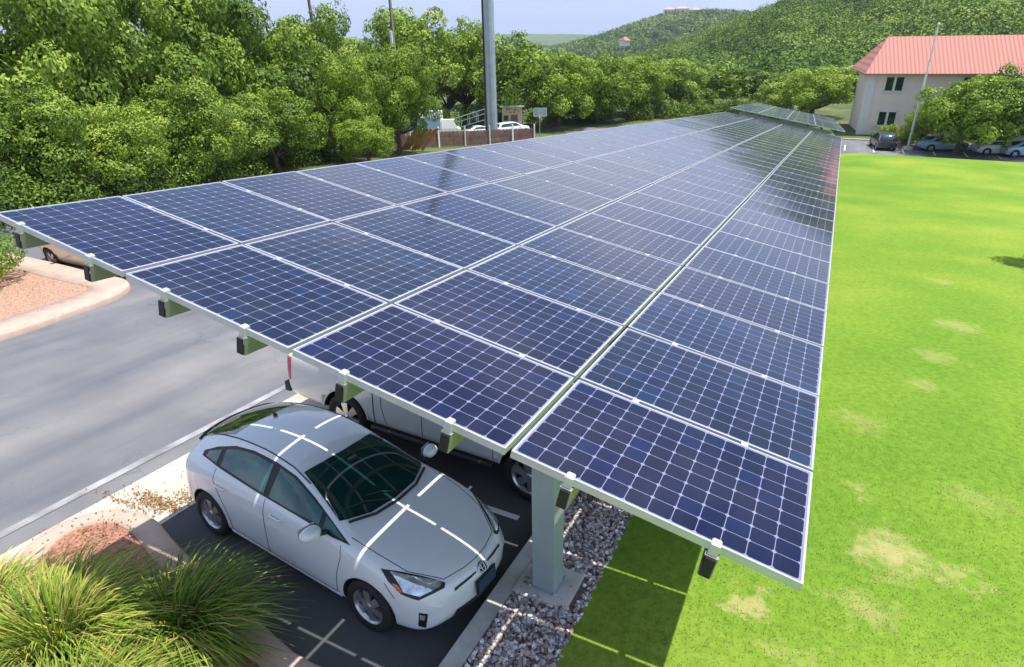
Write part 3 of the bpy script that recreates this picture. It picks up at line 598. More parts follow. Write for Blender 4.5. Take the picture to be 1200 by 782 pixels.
def island(name, outer, wid, mt_in, mt_k, hi=.15):
    inn = inset(outer, wid); n = len(outer); m = MB()
    vs = [(x, y, zg(x, y) - .05) for x, y in outer] + [(x, y, zg(x, y) + hi - .03) for x, y in outer] + [(x, y, zg(x, y) + hi) for x, y in inset(outer, .035)] + [(x, y, zg(x, y) + hi) for x, y in inn] + [(x, y, zg(x, y) + hi - .05) for x, y in inn]
    fs = [(k * n + i, k * n + (i + 1) % n, (k + 1) * n + (i + 1) % n, (k + 1) * n + i) for k in range(4) for i in range(n)]
    o = m.add(vs, fs, True).build(name + '_kerb', mt_k); o['kind'] = 'structure'
    c = (sum(p[0] for p in inn) / n, sum(p[1] for p in inn) / n); rings = [inn] + [[(c[0] + (x - c[0]) * q, c[1] + (y - c[1]) * q) for x, y in inn] for q in (.66, .33)]
    vs = [(x, y, zg(x, y) + hi - .03) for rg_ in rings for x, y in rg_] + [(c[0], c[1], zg(*c) + hi - .03)]
    fs = [(k * n + i, k * n + (i + 1) % n, (k + 1) * n + (i + 1) % n, (k + 1) * n + i) for k in range(2) for i in range(n)] + [(2 * n + i, 2 * n + (i + 1) % n, 3 * n) for i in range(n)]
    o = MB().add(vs, fs, True).build(name + '_bed', mt_in); o['kind'] = 'structure'
near_out = smooth_poly([(-2.86, .06), (-4.2, .34), (-5.6, .62), (-6.6, .86), (-7.3, 1.04), (-7.85, .97), (-8.18, .62), (-8.22, .2), (-7.98, -.28), (-7.6, -.7), (-7.4, -1.6), (-7.2, -3.0), (-2.86, -3.0)], 5)
island('near_island', near_out, .30, MULCH, PINKC)
left_out = smooth_poly([(-15.9, 3.3), (-16.1, 5.0), (-16.5, 6.6), (-17.4, 7.45), (-19, 7.5), (-24, 7.3), (-27, 5), (-27, -4), (-18, -5), (-16.4, 0)], 6)
island('left_island', left_out, .95, MULCH2, PINKC)
# ------------------------------------------------------------------ bushes
def clump(name, label, x, y, R, H, n, seed, tint=.5, grp=None):
    rg = np.random.RandomState(seed); V = []; T = []; seg = 5
    for i in range(n):
        a = rg.rand() * 6.283; q = rg.rand() ** .5; b0 = np.array([x + math.cos(a) * q * R * .28, y + math.sin(a) * q * R * .28]); a2 = a + rg.randn() * .5
        ln = H * rg.uniform(.75, 1.35); out = R * (q * .85 + .18) * rg.uniform(.6, 1.15); w0 = rg.uniform(.006, .015)
        d = np.array([math.cos(a2), math.sin(a2)]); sd = np.array([-d[1], d[0]]); z0 = zg(b0[0], b0[1]) + .1; pts = []
        tw = rg.randn() * (.25 if rg.rand() < .8 else .9)
        for k in range(seg + 1):
            t = k / seg; p = b0 + d * out * t ** 1.5 + sd * tw * t * t * .3; z = z0 + ln * (t * 1.25 - .75 * t ** 2.6 * (.35 + q * .9))
            ww = w0 * (1 - t) ** .6 + .0006; s3 = np.array([sd[0], sd[1], rg.uniform(-.1, .1)]) * ww; c = np.array([p[0], p[1], z]); pts.append((c - s3, c + s3))
        ti = np.clip(tint + .19 * rg.randn(), 0, 1)
        if rg.rand() < .07: ti = 1.0
        for k in range(seg): V += [pts[k][0], pts[k][1], pts[k + 1][1], pts[k + 1][0]]; T.append(np.clip(ti + .10 * (k - 2) / 2, 0, 1))
    me = fast_mesh(name, np.array(V), 4, {'tint': T}); o = link(name, me, None, BLADE); tag(o, label, 'ornamental grass', grp)
G4 = 'ornamental grasses on the near island'
clump('ornamental_grass', 'big bright green spiky ornamental grass in the sunlit middle of the near island', -5.95, -.80, 1.10, .92, 2300, 1, .56, G4)
clump('ornamental_grass', 'dark shaded ornamental grass beside the parked silver hatchback', -5.2, -.16, .95, .78, 1700, 2, .25, G4)  # low tint paints the canopy's shade into the blades
clump('ornamental_grass', 'yellowing ornamental grass at the lower left corner of the photo', -6.8, -1.1, .95, .85, 1500, 3, .68, G4)
clump('ornamental_grass', 'ornamental grass at the bottom edge in front of the bright one', -5.0, -1.2, 1.0, .8, 1700, 4, .50, G4)
def shrub(label, x, y, R, H, n, ls, mt, seed, zf=zg, name='shrub', grp=None):
    rg = np.random.RandomState(seed); K = 14; B = rg.randn(K, 3) * np.array([.45, .45, .2]) + np.array([0, 0, .45]); idx = rg.randint(0, K, n)
    d = rg.randn(n, 3); d /= np.linalg.norm(d, axis=1, keepdims=True); c = B[idx] + d * (.35 * (.8 + .25 * rg.rand(n, 1))); c[:, 2] = np.abs(c[:, 2])
    tint = np.clip(.55 + .18 * rg.randn(n) + .15 * (B[idx, 0]) + (c[:, 2] < .22) * .45 * (rg.rand(n) < .6), 0, 1)
    c = c * np.array([R, R, H]); root = empty(name, (x, y, zf(x, y) + .02)); tag(root, label, 'shrub', grp)
    link('foliage', fast_mesh('foliage', rhombi(c, d + .6 * rg.randn(n, 3), ls, .5, rg), 4, {'tint': tint}), root, mt)
    m = MB()
    for i in range(8): e = Vector(B[i]) ; m.tube([(0, 0, 0), (e.x * R * .4, e.y * R * .4, e.z * H * .5), (e.x * R, e.y * R, e.z * H)], [.03, .02, .008], 5)
    m.build('stem', BARK, root)
shrub('yellow-green rounded shrub with orange tips on the kerbed island at the left edge', -20.75, 5.2, 1.6, 1.35, 10000, .045, LEAFB, 5, zl)
p = at_dist(1040, 152, 80); shrub('small clipped green shrub under the ground floor window of the building', p[0], p[1], 1.1, 1.8, 2500, .10, LEAFY, 6)
p = at_dist(1062, 156, 80.5); shrub('low dark shrub against the building wall right of the clipped one', p[0], p[1], 1.3, 1.2, 2500, .10, LEAF, 7)
LITT = leafmat('dead_leaves', [(0, (.10, .05, .02)), (.5, (.28, .15, .05)), (1, (.45, .30, .12))], .1)
def litter(label, blobs, seed):
    rg = np.random.RandomState(seed); C = []
    for (x, y, sx_, sy_, n, dz) in blobs:
        px_ = x + sx_ * rg.randn(n); py_ = y + sy_ * rg.randn(n); C.append(np.stack([px_, py_, [zg(a, b_) + dz + .01 * rg.rand() for a, b_ in zip(px_, py_)]], 1))
    c = np.concatenate(C); nr = np.array([0, 0, 1]) + .35 * rg.randn(len(c), 3)
    o = link('leaf_litter', fast_mesh('leaf_litter', rhombi(c, nr, .018, .5, rg), 4, {'tint': np.clip(rg.rand(len(c)), 0, 1)}), None, LITT); tag(o, label, 'leaf litter', kind='stuff')
litter('brown dead leaves drifted on the pale concrete beside the near island', [(-7.75, 1.35, .22, .07, 420, .02), (-7.45, 1.55, .12, .14, 260, .02), (-8.1, 1.15, .3, .03, 90, .02), (-7.6, .4, .3, .4, 260, .16), (-8.0, 2.2, .3, .8, 60, .02)], 3)
litter('dead leaves and twigs scattered on the red bed of the left island', [(-18.8, 5.2, 1.2, 1.0, 500, .15), (-20.5, 5.0, 1.2, .8, 400, .15)], 5)
# ------------------------------------------------------------------ vehicles
def body_mesh(st, wheels, rw, bow, hw, level=2):
    """st: stations front to back (x, zb, w, zbelt, wb, zt, wr, zr)"""
    bm = bmesh.new(); rings = []
    xf, xb = st[0][0], st[-1][0]
    for (x, zb, w_, zbt, wb, zt, wr, zr) in st:
        half = [(0, zt), (.5 * wr, zt - .006 - (zt - zr) * .12), (.88 * wr, zr + (zt - zr) * .30), (wr, zr), ((wr + wb) / 2 + .012, (zr + zbt) / 2), (wb, zbt), (w_ - .012, zbt - .09 if zbt - .09 > zb + .3 else zb + .3), (w_, (zbt + zb) / 2 + .08), (w_ * .99, zb + .16), (w_ * .955, zb + .03), (w_ * .85, zb), (0, zb)]
        full = [(y, z) for y, z in half] + [(-y, z) for y, z in half[-2:0:-1]]
        ring = []
        bf = bow[0] * sstep(xf - 1.0, xf, x) if x > 0 else -bow[1] * sstep(-xb - .8, -xb, -x)
        for y, z in full: ring.append(bm.verts.new((x - bf * abs(y / hw) ** 2.2, y, z)))
        rings.append(ring)
    n = len(rings[0])
    for i in range(len(rings) - 1):
        for k in range(n): bm.faces.new((rings[i][k], rings[i][(k + 1) % n], rings[i + 1][(k + 1) % n], rings[i + 1][k]))
    for ring in (rings[0], rings[-1]):
        H = len(ring) // 2; top, bot = ring[:4] + [], None
        # caps: quads between top and bottom rows
        L_ = ring[:H + 1]; Rr = [ring[0]] + ring[:H - 1:-1]
        for side in (L_, Rr):
            bm.faces.new((side[0], side[1], side[10], side[11])); bm.faces.new((side[1], side[2], side[9], side[10])); bm.faces.new((side[2], side[3], side[8], side[9])); bm.faces.new((side[3], side[4], side[7], side[8])); bm.faces.new((side[4], side[5], side[6], side[7]))
    bmesh.ops.recalc_face_normals(bm, faces=bm.faces[:])
    for f_ in bm.faces: f_.smooth = True
    me = bpy.data.meshes.new('body'); bm.to_mesh(me); bm.free()
    o = bpy.data.objects.new('tmp', me); COL.objects.link(o); s = o.modifiers.new('s', 'SUBSURF'); s.levels = level; s.render_levels = level
    me.materials.append(BLACKP); me.materials.append(BLACKP)
    cut = MB()
    for (wx, wz) in wheels:
        for sd in (-1, 1): cut.lathe([(0, sd * (hw - .30)), (rw, sd * (hw - .30)), (rw, sd * (hw + .2)), (0, sd * (hw + .2))], 'y', 40, (wx, 0, wz))
    cme = cut.mesh('cut'); cme.materials.append(BLACKP); cme.materials.append(BLACKP); cme.polygons.foreach_set('material_index', [1] * len(cme.polygons))
    c = bpy.data.objects.new('cut', cme); COL.objects.link(c); bo = o.modifiers.new('b', 'BOOLEAN'); bo.operation = 'DIFFERENCE'; bo.object = c; bo.solver = 'EXACT'
    dg = bpy.context.evaluated_depsgraph_get(); out = bpy.data.meshes.new_from_object(o.evaluated_get(dg))
    bo.show_viewport = False; dg.update(); solid = bpy.data.meshes.new_from_object(o.evaluated_get(bpy.context.evaluated_depsgraph_get()))
    bmm = bmesh.new(); bmm.from_mesh(solid); bv = BVHTree.FromBMesh(bmm); bmm.free()
    bpy.data.objects.remove(o); bpy.data.objects.remove(c); out.name = 'body'
    return out, bv
def decal(name, pts, bv, off, mt, parent, res=.06, thick=0):
    """a patch outlined by 3D points, laid onto the body surface"""
    P = np.array(pts, float); c = P.mean(0); U, s_, Vt = np.linalg.svd(P - c); ax, ay = Vt[0], Vt[1]; nz = np.cross(ax, ay)
    q = [((p - c) @ ax, (p - c) @ ay) for p in P]
    bm = bmesh.new(); f = bm.faces.new([bm.verts.new((a, b_, 0)) for a, b_ in q])
    xs = [a for a, _ in q]; ys = [b_ for _, b_ in q]
    for lo, hi, nrm in ((min(xs), max(xs), (1, 0, 0)), (min(ys), max(ys), (0, 1, 0))):
        k = max(1, int((hi - lo) / res))
        for i in range(1, k + 1):
            t = lo + (hi - lo) * i / (k + 1); bmesh.ops.bisect_plane(bm, geom=bm.verts[:] + bm.edges[:] + bm.faces[:], plane_co=Vector(nrm) * t, plane_no=nrm)
    for v_ in bm.verts:
        w_ = Vector(c + ax * v_.co.x + ay * v_.co.y); hit = bv.find_nearest(w_); v_.co = hit[0] + hit[1] * off
    if thick: 
        r_ = bmesh.ops.solidify(bm, geom=bm.faces[:], thickness=thick)
    for f_ in bm.faces: f_.smooth = True
    bmesh.ops.recalc_face_normals(bm, faces=bm.faces[:])
    me = bpy.data.meshes.new(name); bm.to_mesh(me); bm.free(); o = link(name, me, parent, mt)
    # make sure it faces outward
    mid = bv.find_nearest(Vector(c))[1]; nn = sum((p_.normal for p_ in me.polygons), Vector()); 
    if not thick and nn.dot(mid) < 0: me.flip_normals()
    return o
def seam(m, pts, bv, r=.0045, off=.000, step=.05):
    out = []
    for a, b_ in zip(pts[:-1], pts[1:]):
        a, b_ = Vector(a), Vector(b_); k = max(1, int((b_ - a).length / step))
        for i in range(k): out.append(a.lerp(b_, i / k))
    out.append(Vector(pts[-1])); out = [(lambda h: h[0] + h[1] * off)(bv.find_nearest(p_)) for p_ in out]
    m.tube(out, r, 5)
def wheel_meshes(R, W, nsp=5, dark=False):
    ty = MB().lathe([(R * .66, -W / 2 + .012), (R * .74, -W / 2), (R * .93, -W / 2 + .006), (R * .985, -W / 2 + .03), (R, -W / 2 + .06), (R, W / 2 - .06), (R * .985, W / 2 - .03), (R * .93, W / 2 - .006), (R * .74, W / 2), (R * .66, W / 2 - .012)], 'y', 40).mesh('tyre'); ty.materials.append(RUBBER)
    rm_ = MB()
    rm_.lathe([(R * .67, -W / 2 + .01), (R * .67, -W / 2 + .02), (R * .60, -W / 2 + .035), (R * .58, 0), (R * .66, W / 2 - .02)], 'y', 40)
    rm_.lathe([(0, -W / 2 + .018), (R * .13, -W / 2 + .02), (R * .16, -W / 2 + .045), (R * .16, -W / 2 + .07)], 'y', 20)
    for k in range(nsp):
        a = 2 * math.pi * k / nsp + .3; R3 = Matrix.Rotation(a, 3, 'Y'); r0, r1 = R * .10, R * .62; w0, w1 = R * .10, R * .16; y0, y1 = -W / 2 + .022, -W / 2 + .034
        vs = [R3 @ Vector(p_) for p_ in ((r0, y0, -w0), (r1, y1, -w1), (r1, y1, w1), (r0, y0, w0), (r0, y0 + .04, -w0), (r1, y1 + .03, -w1), (r1, y1 + .03, w1), (r0, y0 + .04, w0))]
        rm_.add(vs, [(0, 1, 2, 3), (7, 6, 5, 4), (0, 4, 5, 1), (1, 5, 6, 2), (2, 6, 7, 3), (3, 7, 4, 0)])
    rme = rm_.mesh('rim'); rme.materials.append(ALLOY)
    bk = MB().lathe([(0, -W / 2 + .085), (R * .6, -W / 2 + .085)], 'y', 24).mesh('brake_disc'); bk.materials.append(BLACKP)
    return ty, rme, bk
def add_wheels(root, wx, R, W, yo, nsp=5):
    ty, rme, bk = wheel_meshes(R, W, nsp)
    for x in wx:
        for sd in (-1, 1):
            w_ = empty('wheel', (x, sd * yo, R), 0 if sd < 0 else math.pi); w_.parent = root
            for n_, me in (('tyre', ty), ('rim', rme), ('brake_disc', bk)):
                o = bpy.data.objects.new(n_, me); COL.objects.link(o); o.parent = w_
def M2(p): return (p[0], -p[1], p[2])
# ---- silver hatchback ------------------------------------------------------
def hatchback(label, x, y, yaw, z):
    root = empty('parked_car', (x, y, z), yaw, -math.atan(SL)); tag(root, label, 'car')
    hw = .8725
    st = [(2.27, .30, .62, .50, .60, .57, .46, .555), (2.22, .21, .745, .62, .715, .685, .56, .665), (2.10, .185, .80, .70, .765, .765, .62, .75), (1.85, .18, .84, .775, .80, .85, .66, .83), (1.5, .18, .868, .85, .825, .935, .69, .915), (1.2, .18, .8725, .90, .825, .995, .705, .972), (1.03, .18, .8725, .925, .82, 1.03, .705, 1.0),
          (.72, .18, .8725, .945, .815, 1.165, .655, 1.10), (.40, .18, .872, .965, .81, 1.30, .61, 1.235), (.08, .18, .872, .98, .81, 1.415, .575, 1.345), (-.2, .18, .872, .99, .81, 1.465, .565, 1.395), (-.6, .18, .872, 1.005, .805, 1.488, .56, 1.41), (-1.0, .18, .872, 1.02, .80, 1.455, .55, 1.37), (-1.35, .18, .8725, 1.035, .79, 1.38, .535, 1.30), (-1.65, .19, .862, 1.04, .775, 1.285, .52, 1.215), (-1.86, .20, .845, 1.03, .755, 1.205, .50, 1.145), (-1.95, .21, .83, .97, .745, 1.06, .50, 1.03), (-2.06, .23, .80, .86, .73, .93, .50, .905), (-2.15, .27, .74, .72, .68, .78, .48, .765), (-2.17, .34, .62, .60, .58, .64, .42, .63)]
    bm, bv = body_mesh(st, ((1.35, .315), (-1.35, .315)), .355, (.36, .22), hw, 3)
    bm.materials[0] = SILVER; link('body', bm, root)
    for sd in (-1, 1):
        P_ = (lambda pts: [(a, sd * b_, c) for a, b_, c in pts])
        # glass outline in side view, y follows the body
        trim = P_([(1.10, .80, .975), (.80, .77, 1.10), (.42, .70, 1.245), (.10, .65, 1.345), (-.25, .63, 1.385), (-.65, .62, 1.385), (-1.0, .62, 1.335), (-1.32, .66, 1.235), (-1.52, .70, 1.135), (-1.50, .76, 1.085), (-1.1, .80, 1.055), (-.4, .81, 1.015), (.3, .81, .985), (.85, .81, .955)])
        tr = decal('window_trim', trim, bv, .003, BLACKP, root)
        for k, g_ in enumerate(([(.62, .78, 1.0), (.60, .74, 1.15), (.38, .70, 1.225), (.10, .66, 1.315), (-.16, .64, 1.345), (-.19, .80, 1.03), (.2, .80, 1.01)],
                   [(-.28, .80, 1.035), (-.27, .65, 1.352), (-.62, .63, 1.352), (-.95, .64, 1.305), (-1.12, .66, 1.255), (-1.10, .78, 1.085)],
                   [(1.0, .80, .985), (.80, .76, 1.075), (.67, .74, 1.12), (.68, .79, .985)],
                   [(-1.19, .78, 1.09), (-1.20, .68, 1.235), (-1.42, .70, 1.145), (-1.43, .76, 1.105)])):
            decal('side_window', P_(g_), bv, .007, GLASSS, root)
        for nm, mt, pts, off in (('headlight', BLACKP, [(1.50, .80, .885), (1.72, .70, .865), (1.92, .58, .80), (2.06, .44, .70), (2.06, .47, .655), (1.93, .70, .625), (1.78, .80, .68), (1.62, .83, .78)], .004),):
            h = decal(nm, P_(pts), bv, off, mt, root, .03)
            decal('lens', P_([(1.60, .76, .865), (1.90, .60, .785), (2.02, .46, .70), (2.02, .50, .665), (1.92, .68, .645), (1.80, .77, .70)]), bv, .009, LENS, h, .03)
            decal('indicator', P_([(1.66, .79, .76), (1.72, .775, .75), (1.80, .765, .69), (1.73, .80, .70)]), bv, .010, AMBER, h, .03)
        fg = decal('fog_light_housing', P_([(1.98, .64, .47), (1.98, .76, .49), (1.95, .77, .30), (1.99, .66, .28)]), bv, .004, BLACKP, root, .03)
        decal('fog_lamp', P_([(1.98, .67, .455), (1.97, .74, .465), (1.965, .74, .40), (1.98, .68, .39)]), bv, .009, LENS, fg, .03)
        decal('tail_light', P_([(-1.92, .76, .98), (-1.98, .66, .98), (-2.08, .60, .72), (-2.02, .72, .70), (-1.90, .80, .84)]), bv, .004, REDL, root, .04)
        # mirror
        mi_ = MB(); bb = bmesh.new(); bmesh.ops.create_uvsphere(bb, u_segments=20, v_segments=12, radius=1)
        vs = [(v_.co.x * .085 * (1.15 if v_.co.x > 0 else .8), v_.co.y * .125, v_.co.z * .082) for v_ in bb.verts]; bb.verts.index_update(); mi_.add(vs, [[v_.index for v_ in f_.verts] for f_ in bb.faces], True); bb.free()
        mr_ = mi_.build('wing_mirror', SILVER, root); mr_.location = (.70, sd * .975, 1.045); mr_.rotation_euler = (0, 0, sd * .15)
        MB().tube([(.03, -sd * .17, -.06), (.01, -sd * .06, -.03)], [.03, .035], 8).build('mirror_arm', BLACKP, mr_)
        MB().box((-.068, 0, 0), (.008, .19, .12), bev=.003).build('mirror_glass', CHROME, mr_)
        for hx in (-.02, -1.02):
            hd = MB(); hp = bv.find_nearest(Vector((hx, sd * .9, .86)))[0]
            hd.tube([hp + Vector((.10, 0, 0)), hp + Vector((.07, sd * .022, 0)), hp + Vector((-.07, sd * .022, 0)), hp + Vector((-.10, 0, 0))], .013, 8); hd.build('door_handle', SILVER, root)
        rl = MB(); seam(rl, P_([(.30, .60, 1.31), (0, .575, 1.40), (-.5, .56, 1.45), (-1.0, .55, 1.41), (-1.4, .535, 1.33), (-1.62, .52, 1.26)]), bv, .008, .002); rl.build('roof_moulding', BLACKP, root)
        sm_ = MB()
        seam(sm_, P_([(.98, .84, .93), (1.0, .88, .80), (.93, .90, .55), (.90, .9, .27)]), bv); seam(sm_, P_([(-.235, .84, 1.0), (-.24, .9, .8), (-.22, .9, .5), (-.22, .9, .25)]), bv)
        seam(sm_, P_([(-1.16, .82, 1.05), (-1.17, .88, .9), (-1.04, .9, .68), (-.92, .9, .45), (-.90, .9, .27)]), bv); seam(sm_, P_([(.90, .9, .26), (0, .9, .25), (-.90, .9, .26)]), bv)
        seam(sm_, P_([(2.04, .44, .73), (1.75, .66, .88), (1.4, .705, .94), (1.05, .73, 1.0)]), bv); seam(sm_, P_([(1.72, .86, .60), (1.60, .9, .76)]), bv)
        sm_.build('panel_seams', SEAM, root)
        sk = MB(); seam(sk, P_([(.95, .9, .2), (0, .9, .195), (-.95, .9, .2)]), bv, .028, -.012); sk.build('side_skirt', SILVER, root)
    decal('windscreen', [(1.02, 0, 1.05), (.98, .35, 1.04), (.86, .60, 1.03), (.80, .68, 1.03), (.40, .60, 1.25), (.14, .555, 1.37), (.20, .3, 1.42), (.22, 0, 1.43), (.20, -.3, 1.42), (.14, -.555, 1.37), (.40, -.60, 1.25), (.80, -.68, 1.03), (.86, -.60, 1.03), (.98, -.35, 1.04)], bv, .005, GLASSD, root, .05)
    MB().box((.34, 0, 1.315), (.05, .14, .035), bev=.01).build('mirror_housing', BLACKP, root)
    cw = MB(); seam(cw, [(.90, -.62, 1.03), (1.03, -.33, 1.05), (1.06, 0, 1.05), (1.03, .33, 1.05), (.90, .62, 1.03)], bv, .018, .004); cw.build('cowl', BLACKP, root)
    for sd, x0 in ((-1, .1), (1, .28)):
        wp = MB(); seam(wp, [(.99, x0 * sd - .0, 1.07), (.84, sd * (x0 + .22), 1.09), (.78, sd * (x0 + .40), 1.09)] if sd < 0 else [(1.0, .1, 1.07), (.86, -.1, 1.11), (.80, -.25, 1.12)], bv, .009, .022); wp.build('wiper', BLACKP, root)
    rgp = decal('rear_window', [(-1.18, .50, 1.43), (-1.12, 0, 1.45), (-1.18, -.50, 1.43), (-1.45, -.56, 1.35), (-1.80, -.58, 1.22), (-1.86, 0, 1.22), (-1.80, .58, 1.22), (-1.45, .56, 1.35)], bv, .005, GLASSD, root, .05)
    sp = MB(); seam(sp, [(-1.84, .62, 1.19), (-1.90, .3, 1.205), (-1.92, 0, 1.21), (-1.90, -.3, 1.205), (-1.84, -.62, 1.19)], bv, .022, .012); sp.build('spoiler', BLACKP, root)
    decal('lower_rear_window', [(-1.93, .5, 1.12), (-1.93, -.5, 1.12), (-2.0, -.55, .96), (-2.0, .55, .96)], bv, .004, GLASSD, root)
    an = MB(); an.tube([(-1.0, 0, 1.45), (-1.03, 0, 1.48)], [.03, .014], 10); an.tube([(-1.02, 0, 1.475), (-1.13, 0, 1.50)], [.009, .004], 6); an.build('antenna', BLACKP, root)
    hs = MB(); seam(hs, [(2.04, .44, .73), (2.13, .2, .765), (2.15, 0, .77), (2.13, -.2, .765), (2.04, -.44, .73)], bv, .0045, 0); hs.build('bonnet_seam', SEAM, root)
    for sd in (-1, 1): decal('upper_grille', [(2.20, sd * .10, .665), (2.19, sd * .10, .635), (2.12, sd * .40, .60), (2.13, sd * .40, .635)], bv, .004, BLACKP, root, .03)
    decal('lower_grille', [(2.26, .42, .36), (2.26, 0, .37), (2.26, -.42, .36), (2.2, -.45, .28), (2.2, 0, .27), (2.2, .45, .28)], bv, .004, BLACKP, root, .03)
    em = MB(); h = bv.find_nearest(Vector((2.25, 0, .68))); nrm = h[1]; rt = Vector((0, 1, 0)); up_ = nrm.cross(rt).normalized(); up_ = up_ if up_.z > 0 else -up_
    def oval(c, a, b_, r_=.006): em.tube([c + rt * a * math.cos(q * math.pi / 12) + up_ * b_ * math.sin(q * math.pi / 12) + nrm * .012 for q in range(25)], r_, 6, cap=False)
    oval(h[0], .072, .050, .0075); oval(h[0], .026, .046); oval(h[0] + up_ * .018, .055, .022)
    em.build('emblem', CHROME, root)
    MB().tube([h[0] - nrm * .01, h[0] + nrm * .006], [.062, .062], 20).build('emblem_backing', SEAM, root)
    h = bv.find_nearest(Vector((2.27, 0, .50))); 
    pl = MB().box((0, 0, 0), (.02, .35, .17), bev=.006).build('number_plate_holder', BLACKP, root); pl.location = (h[0].x + .018, 0, .515); pl.rotation_euler = (0, -.12, 0)
    pp = MB().box((.013, 0, 0), (.006, .305, .135), bev=.002).build('number_plate', PLATE, pl)
    MB().box((.0175, 0, .03), (.003, .24, .018)).box((.0175, 0, -.045), (.003, .2, .01)).build('plate_bands', LENS, pp) if False else None
    add_wheels(root, (1.35, -1.35), .315, .20, .765, 6)
    return root
hatchback('pale silver hatchback parked under the near end of the canopy beside the grasses', -5.03, 1.965, rad(-5.9), zg(-5.03, 1.965) + .01)
# ---- pickup -------------------------------------------------------------------
def pickup(label, x, y, yaw, z):
    root = empty('pickup_truck', (x, y, z), yaw, -math.atan(SL)); tag(root, label, 'pickup truck')
    hw = 1.0
    st = [(2.78, .52, .78, .95, .74, 1.02, .60, 1.0), (2.72, .42, .93, 1.05, .88, 1.14, .72, 1.12), (2.5, .40, .985, 1.12, .93, 1.20, .80, 1.18), (1.9, .40, 1.0, 1.17, .94, 1.26, .84, 1.24), (1.35, .40, 1.0, 1.20, .94, 1.30, .84, 1.28), (1.15, .40, 1.0, 1.22, .93, 1.36, .80, 1.33), (.75, .40, 1.0, 1.24, .92, 1.68, .74, 1.62), (.45, .40, 1.0, 1.25, .92, 1.84, .72, 1.77), (.0, .40, 1.0, 1.25, .92, 1.89, .72, 1.81), (-.9, .40, 1.0, 1.26, .92, 1.87, .72, 1.79), (-1.15, .40, 1.0, 1.26, .92, 1.82, .72, 1.75), (-1.22, .40, 1.0, 1.25, .95, 1.32, .85, 1.31), (-1.28, .40, 1.0, 1.22, .96, 1.27, .88, 1.265), (-2.2, .42, 1.0, 1.22, .96, 1.27, .88, 1.265), (-3.0, .46, .995, 1.22, .955, 1.27, .88, 1.265), (-3.12, .50, .97, 1.20, .93, 1.25, .86, 1.245), (-3.15, .62, .90, 1.10, .88, 1.16, .82, 1.155)]
    st = [(x_ * .84 if x_ > 0 else x_, *q_) for x_, *q_ in st]
    bm, bv = body_mesh(st, ((1.47, .40), (-1.83, .40)), .47, (.25, .03), hw, 2)
    bm.materials[0] = WHITEC; link('body', bm, root)
    for sd in (-1, 1):
        P_ = (lambda pts: [(a, sd * b_, c) for a, b_, c in pts])
        decal('window_trim', P_([(.82, .90, 1.30), (.46, .8, 1.68), (.25, .76, 1.76), (-1.0, .76, 1.74), (-1.05, .9, 1.29)]), bv, .004, BLACKP, root, .1)
        decal('side_window', P_([(.72, .90, 1.33), (.42, .8, 1.66), (.23, .76, 1.72), (-.28, .76, 1.71), (-.28, .9, 1.32)]), bv, .009, GLASSD, root, .1)
        decal('side_window', P_([(-.36, .90, 1.32), (-.36, .76, 1.71), (-.96, .76, 1.70), (-.98, .9, 1.32)]), bv, .009, GLASSD, root, .1)
        decal('tail_light', P_([(-2.96, 1.0, 1.20), (-3.13, .93, 1.20), (-3.13, .93, .78), (-3.0, 1.0, .78)]), bv, .005, REDL, root, .05)
        decal('headlight', P_([(2.27, .95, 1.02), (2.31, .65, 1.02), (2.33, .65, .84), (2.28, .95, .84)]), bv, .005, LENS, root, .05)
        mr_ = MB().box((0, 0, 0), (.12, .22, .2), bev=.04).build('wing_mirror', BLACKP, root); mr_.location = (.72, sd * 1.12, 1.36)
        for sp_, rr_ in (([(.90, 1, 1.2), (.90, 1, .5)], .006), ([(-.32, 1, 1.2), (-.32, 1, .5)], .006), ([(-1.08, 1, 1.2), (-1.08, 1, .8), (-1.0, 1, .5)], .006), ([(-1.24, 1, 1.24), (-1.24, 1, .45)], .010)):
            sm_ = MB(); seam(sm_, P_(sp_), bv, rr_); sm_.build('door_seam', SEAM, root)
        for hx in (-.15, -.95): MB().box((hx, sd * 1.012, 1.08), (.18, .03, .035), bev=.01).build('door_handle', WHITEC, root)
        st_ = MB(); st_.tube([(.92, sd * 1.0, .40), (-1.28, sd * 1.0, .40)], .05, 10); st_.build('side_step', BLACKP, root)
        for wx in (1.47, -1.83): MB().tube([(wx + .478 * math.cos(q * math.pi / 16), sd * .985, .40 + .478 * math.sin(q * math.pi / 16)) for q in range(1, 16)], .016, 6).build('arch_moulding', WHITEC, root)
    decal('windscreen', [(.94, .7, 1.36), (.97, 0, 1.38), (.94, -.7, 1.36), (.52, -.66, 1.74), (.50, 0, 1.78), (.52, .66, 1.74)], bv, .006, GLASSD, root, .1)
    decal('bed_cover', [(-1.30, .86, 1.27), (-1.30, -.86, 1.27), (-3.05, -.86, 1.27), (-3.05, .86, 1.27)], bv, .006, BLACKP, root, .2)
    b_ = MB().box((-3.19, 0, .58), (.12, 1.84, .18), bev=.03); b_.build('rear_bumper', BLACKP, root); MB().box((2.36, 0, .62), (.14, 1.86, .24), bev=.04).build('front_bumper', CHROME, root)
    MB().box((2.34, 0, .90), (.05, 1.1, .22), bev=.01).build('grille', BLACKP, root)
    add_wheels(root, (1.47, -1.83), .40, .26, .86, 6)
pickup('white pickup truck under the canopy behind the silver hatchback, seen below the panel edge', -4.66, 4.80, rad(-2), zg(-4.66, 4.8) + .01)
